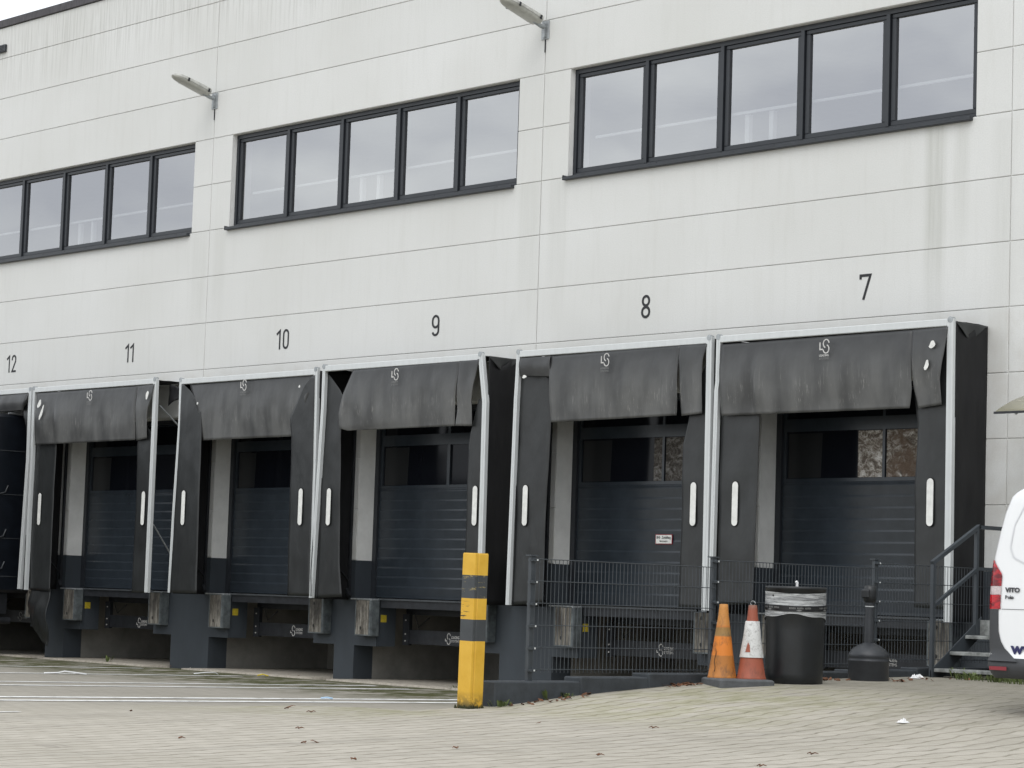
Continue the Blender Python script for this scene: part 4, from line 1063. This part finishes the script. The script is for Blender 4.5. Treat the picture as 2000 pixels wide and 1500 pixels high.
def ring(z, ya, front):
    w = vw(z); rr = .10; p = []
    for k in range(7):     # rear-left corner rounding
        a = math.pi / 2 * k / 6
        p.append((cxv - w + rr - rr * math.cos(a), VY + vy(z) + rr * .8 - rr * .8 * math.sin(a)))
    p += [(cxv + (-w + rr) * (1 - u) + (w - rr) * u, VY + vy(z) - .025 * math.sin(math.pi * u)) for u in (.1, .2, .3, .4, .5, .6, .7, .8, .9)]
    for k in range(7):
        a = math.pi / 2 * (1 - k / 6)
        p.append((cxv + w - rr + rr * math.cos(a), VY + vy(z) + rr * .8 - rr * .8 * math.sin(a)))
    ln = interp(z, [.2, .6, .9, 1.0, 1.15, 1.5, 1.8, 1.905], [5.0, 5.08, 5.0, 4.85, 4.1, 3.75, 3.45, 3.1])
    w2 = w * .93
    p += [(cxv + w, VY + ln * .5), (cxv + w2, VY + ln - .35), (cxv + w2 * .8, VY + ln), (cxv - w2 * .8, VY + ln), (cxv - w2, VY + ln - .35), (cxv - w, VY + ln * .5)]
    return [(x, y, VZ + z) for x, y in p]
body = MB(); rings = [ring(z, 0, 0) for z in zs]; nn = len(rings[0])
F1 = []
for i in range(len(rings) - 1):
    body.cur = 1 if zs[i] < .463 else 0
    for k in range(nn):
        j = (k + 1) % nn
        body.faces([rings[i][k], rings[i][j], rings[i + 1][j], rings[i + 1][k]], [(0, 1, 2, 3)], True)
body.cur = 0; body.quad(*rings[-1]); body.cur = 1; body.quad(*rings[0][::-1])
bo = body.build('body', [M['van'], M['van_trim']], van); weld(bo)
def onrear(x, z, out=.0):       # point on the rear skin (x measured from the centreline)
    w = vw(z); rr = .10; ax_ = abs(x); y = VY + vy(z) - .025 * math.cos(math.pi / 2 * min(1, ax_ / (w - rr)))
    if ax_ > w - rr:
        t_ = min(1, (ax_ - (w - rr)) / rr); y = VY + vy(z) + rr * .8 * (1 - math.sqrt(max(0, 1 - t_ * t_)))
    return (cxv + x, y - out, VZ + z)
# rear lamp clusters
for s in (-1, 1):
    for nm, mat, za, zb in (('tail_lamp', M['red_lens'], .86, .975), ('reversing_lamp', M['clear_lens'], .978, 1.045), ('brake_lamp', M['red_lens'], 1.048, 1.26)):
        m = MB(); G = []
        for j in range(9):
            z = lerp(za, zb, j / 8); w = vw(z); inner = w - .15 if z < 1.14 else w - .15 + (z - 1.14) * .95
            row = []
            for i in range(11):
                x = lerp(inner, w - .002, (i / 10) ** .8); q = onrear(x * s, z, .008); row.append(q)
            row.append((cxv + s * (w + .006), q[1] + .10, VZ + z))
            G.append(row)
        m.grid(G, True, s > 0); m.build(nm, mat, van)
# grey plastic corner below the lamps
for s in (-1, 1):
    m = MB(); G = []
    for j in range(9):
        z = lerp(.44, .858, j / 8); w = vw(z); row = []
        for i in range(9): q = onrear(s * lerp(w - .125 - .22 * (1 - j / 8) ** 4, w - .002, i / 8), z, .007); row.append(q)
        row.append((cxv + s * (w + .006), q[1] + .25, VZ + z)); G.append(row)
    m.grid(G, True, s > 0); m.build('corner_trim', M['van_trim'], van)
# rear door skin: raised pane area, shut lines
def rline(pts, w, out, mb):
    P = [onrear(x, z, out) for x, z in resample(pts, 60)]
    for i in range(len(P) - 1):
        a = Vector(P[i]); b = Vector(P[i + 1]); d = (b - a).normalized(); nrm = Vector((0, -1, 0)); sd_ = d.cross(nrm).normalized() * w / 2
        mb.quad(a + sd_, a - sd_, b - sd_, b + sd_)
m = MB()
rline([(-.83, 1.14), (-.84, 1.02), (-.83, .68), (-.78, .52), (-.70, .475), (0, .468)], .005, .004, m); rline([(0, 1.84), (0, .47)], .008, .004, m); rline([(-.80, .86), (.80, .86)], .004, .004, m)
rline([(.83, 1.14), (.84, 1.02), (.83, .68), (.78, .52), (.70, .475), (0, .468)], .005, .004, m)
m.build('shut_line', M['van_gap'], van)
m = MB()
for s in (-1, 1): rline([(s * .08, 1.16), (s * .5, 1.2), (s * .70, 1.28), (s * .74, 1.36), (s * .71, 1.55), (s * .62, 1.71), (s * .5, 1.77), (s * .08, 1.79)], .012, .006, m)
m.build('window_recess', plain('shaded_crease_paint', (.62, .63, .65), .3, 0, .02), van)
m = MB()
for s in (-1, 1):
    G = [[onrear(s * lerp(.88, .70, i / 8) , z, .0075) for i in range(9)] for z in (.365, .395)]
    m.grid(G, True, s > 0)
m.build('reflector', M['red_frame'], van)
def text_rear(body_, size, x, z, w, mat, nm, bold=.001, lab=None):
    vs, fs = text_geo(body_, size, w, bold); m = MB(); m.faces([onrear(x + v[0], z + v[1], .009) for v in vs], fs); return m.build(nm, mat, van, label=lab)
text_rear('VITO', .05, -.77, 1.00, .15, M['van_gap'], 'badge', .003)
text_rear('Fenko', .038, -.765, .945, .085, M['ink'], 'badge_small', .002)
text_rear('www.', .125, -.70, .505, .40, M['blue_ink'], 'web_lettering', .005)
text_rear('F', .13, -.60, 1.50, .07, M['ink'], 'company_letter', .006)
for (sx, yy) in ((-1, .95), (1, .95), (-1, 4.1), (1, 4.1)):
    m = MB(); x = cxv + sx * .80; R_ = .33; m.lathe([(.20, 0), (.30, -.005), (.33, .03), (.33, .19), (.30, .225), (.20, .22)], 32); m.v = [(x + (v[2] - .11), VY + yy + v[0], VZ + .33 + v[1]) for v in m.v]
    wo_ = m.build('wheel', M['tyre'], van); m = MB(); m.lathe([(.04, .02), (.19, .03), (.20, .10), (.20, .12), (.19, .19), (.04, .2)], 24); m.v = [(x + (v[2] - .11), VY + yy + v[0], VZ + .33 + v[1]) for v in m.v]; m.build('rim', M['steel'], wo_)

# ------------------------------------------------------------------ truck in dock 12
tk = thing('box_truck', 'black box truck backed into the leftmost dock with its rear inside the shelter', 'truck', (-5.86, -4, 0))
m = MB(); m.box(-7.1, -4.62, -8.6, .0 - .12, 1.08, 4.13, .05); m.build('box_body', M['truck'], tk)
m = MB()
for zz in (1.35, 2.0, 2.75, 3.5): m.box(-4.619, -4.612, -8.3, -.2, zz, zz + .012)
for yy in (-.32, -1.3, -2.5, -3.7): m.box(-4.619, -4.608, yy, yy + .03, 1.12, 4.08)
def sl(pts, m):
    P = [(-4.607, a, b) for a, b in pts]; m.tube(P, .014, 6)
for zz in (2.75, 2.0, 1.45): sl([(-1.15, zz), (-.85, zz + .005), (-.72, zz + .04), (-.68, zz + .16)], m)
m.build('panel_seam', M['truck_edge'], tk)
m = MB(); m.box(-6.9, -4.75, -8.4, -.5, .72, 1.07); m.box(-7.0, -4.68, -1.0, -.85, .45, .6); m.build('chassis', M['dark_steel'], tk)
m = MB(); m.box(-4.70, -4.655, -.86, -.70, .72, .80, .006); m.build('side_marker', M['orange_lens'], tk)
m = MB(); m.tube([(-4.75, -1.4, .62), (-4.73, -.45, .60)], .06, 12); m.build('exhaust', M['dark_steel'], tk)
m = MB(); m.tube([(-4.68, -.7, 4.15), (-4.68, -.45, 4.17), (-4.68, -.3, 4.15)], .012); m.build('roof_hook', M['steel'], tk)
for yy in (-2.3, -3.4):
    for x in (-7.0, -5.0):
        m = MB(); m.lathe([(.25, 0), (.48, 0), (.5, .03), (.5, .27), (.48, .3), (.25, .3)], 32); m.v = [(x + v[2], yy + v[0], .52 + v[1]) for v in m.v]; m.build('wheel', M['tyre'], tk)
m = MB(); m.box(-7.1, -4.62, -10.9, -8.75, .7, 3.6, .15); m.build('cab', M['truck'], tk)

# ------------------------------------------------------------------ litter, leaves, weeds
def crumple(x, y, z, sx, sy, sz, lab, cat, seed, mat=None):
    m = MB(); G = []
    for i in range(15):
        row = []
        for j in range(9):
            u = i / 14 * 2 - 1; v = j / 8 * 2 - 1
            h = max(0, .35 + .9 * noise.noise(Vector((u * 2.3 + seed, v * 2.1, seed)))) * (1 - u * u) * (1 - v * v)
            row.append((x + (u + .25 * noise.noise(Vector((u * 4, v * 4, seed)))) * sx, y + (v + .3 * noise.noise(Vector((v * 5, u * 4, seed + 3)))) * sy, z + .004 + h * sz))
        G.append(row)
    m.grid(G, False); o = m.build('litter', mat or M['paper'], solid=.002); return tag(o, lab, cat)
crumple(16.06, -2.3, zr(-2.3), .06, .06, .11, 'crumpled white paper lying beside the foot of the steel stairs', 'litter', 1)
crumple(19.62, -7.12, zr(-7.12), .038, .045, .055, 'small crumpled white tissue alone on the paving in front of the van', 'litter', 4)
def strip(pts, r, lab, mat):
    P = [(x, y, gz(x, y) + .012 + dz) for x, y, dz in pts]; m = MB(); m.tube(P, r, 5); o = m.build('plastic_strip', mat); return tag(o, lab, 'litter', 'plastic strapping litter in front of the docks')
strip([(3.9, -5.15, 0), (4.0, -5.0, .01), (4.0, -4.9, .03), (4.05, -4.8, .02), (4.1, -4.62, 0)], .011, 'white knotted plastic strap lying before dock 11', M['plastic_strip'])
strip([(3.3, -2.3, 0), (3.4, -2.2, .02), (3.45, -2.05, .03), (3.4, -1.95, 0)], .007, 'short curled white strap before dock 10', M['plastic_strip'])
strip([(3.6, -1.4, 0), (3.62, -1.32, .02), (3.68, -1.26, 0)], .010, 'scrap of yellow strap by the pillar between docks 9 and 10', M['yellow_sticker'])
strip([(10.2, -5.5, 0), (10.25, -5.45, .01), (10.26, -5.38, 0)], .010, 'pale blue plastic scrap on the double lane line', plain('blue_plastic', (.35, .5, .65), .5))
def twig(x, y, L_, a, r=.008, lab=None, g_='dark twigs and scraps scattered over the foreground paving'):
    m = MB(); d = Vector((math.cos(a), math.sin(a))); P = []
    for k in range(5):
        q = k / 4 - .5; xx = x + d.x * L_ * q - d.y * .02 * math.sin(k * 2.1); yy = y + d.y * L_ * q + d.x * .02 * math.sin(k * 2.1); P.append((xx, yy, gz(xx, yy) + .008 + (.008 if k in (1, 3) else 0)))
    m.tube(P, [r * .6, r, r * 1.2, r, r * .4], 5); o = m.build('twig', M['leaf']); return tag(o, lab, 'twig', g_)
for i, (x, y) in enumerate(((18.81, -11.15), (19.79, -10.7), (15.2, -9.6), (17.9, -11.8), (16.7, -10.9), (13.3, -11.6), (19.2, -12.4), (20.6, -9.4), (18.3, -8.6), (14.6, -9.4), (17.1, -12.3), (21.0, -10.4))):
    twig(x, y, random.uniform(.05, .10), R(random.uniform(-60, 120)), .0045, 'small dark twig or scrap lying flat on the foreground paving')
lm = MB(); lm.faces([(-.03, 0, .0), (-.01, .018, .006), (.025, .012, .0), (.038, 0, .008), (.02, -.014, .002), (-.012, -.016, .010)], [(0, 1, 2, 3, 4, 5)])
leaf0 = lm.build('dead_leaf', M['leaf'], solid=.001)
tag(leaf0, 'small dead brown leaf blown against the kerb, cone slab or bins', 'leaf', 'dead leaves blown along the kerb')
def put_leaf(o, x, y, dz=.006): o.location = (x, y, gz(x, y) + dz); o.rotation_euler = (random.uniform(-.5, .5), random.uniform(-.5, .5), random.uniform(0, 6.3)); s = random.uniform(.6, 1.3); o.scale = (s, s, s)
first = True
spots = []
for i in range(26): spots.append((random.uniform(15.77, 15.95), random.uniform(-7.9, -6.8)))
for i in range(26): spots.append((random.uniform(15.72, 15.9), random.gauss(-5.55, .16)))
for i in range(24): spots.append((random.uniform(15.78, 16.15), random.gauss(-3.75, .18)))
for i in range(20): spots.append((random.uniform(15.95, 16.6), random.uniform(-3.3, -2.0)))
for i in range(46): spots.append((random.choice(cent[-6:]) + random.gauss(.7, .45), random.uniform(-.35, .5)))
for i in range(7): spots.append((random.uniform(12, 21), random.uniform(-13, -6.5)))
for x, y in spots:
    if first: put_leaf(leaf0, x, y); first = False; continue
    c = leaf0.copy(); COL.objects.link(c); put_leaf(c, x, y, .032 if y > -.4 else .006)
    if y > -.5: c.scale = [k * .6 for k in c.scale]
def weed(x, y, z, h, n, lab, sp=.08, yel=False):
    m = MB()
    for i in range(n):
        a = random.uniform(0, 6.28); d = Vector((math.cos(a), math.sin(a), 0)); b = Vector((x, y, z)) + d * random.uniform(0, sp); hh = h * random.uniform(.5, 1); w = random.uniform(.006, .016); s = Vector((-d.y, d.x, 0)) * w
        tp_ = b + d * hh * random.uniform(.3, .9) + Vector((0, 0, hh)); mid = b.lerp(tp_, .55) + Vector((0, 0, hh * .2))
        m.faces([b - s * .4, b + s * .4, mid + s, mid - s, tp_], [(0, 1, 2, 3), (3, 2, 4)])
    o = m.build('weed', M['weed']); return tag(o, lab, 'weed', 'weeds growing out of joints')
weed(15.80, -7.93, zr(-7.93), .07, 26, 'low leafy weed at the front end of the kerb near the bollard', .12)
weed(15.79, -7.1, zr(-7.1), .06, 16, 'weed climbing the kerb face under the first fence post', .06)
weed(15.78, -7.35, zr(-7.3), .11, 6, 'thin pale weed standing against the kerb below the fence post', .03)
weed(-1.9, -.3, .02, .12, 14, 'thin dry weed at the mouth of the pit under dock 11', .1)
weed(16.15, -1.75, zr(-1.7), .12, 22, 'small leafy weed growing under the lowest stair tread', .08)
for i, (x, y) in enumerate(((16.5, -1.95), (16.9, -2.1), (17.3, -2.2))): weed(x, y, zr(y), .09, 60, 'moss and weeds in front of the stairs, %s clump' % ('left', 'middle', 'right')[i], .22)
weed(6.9, -.3, .0, .06, 60, 'scrubby weeds at the mouth of the pit under dock 9', .3)
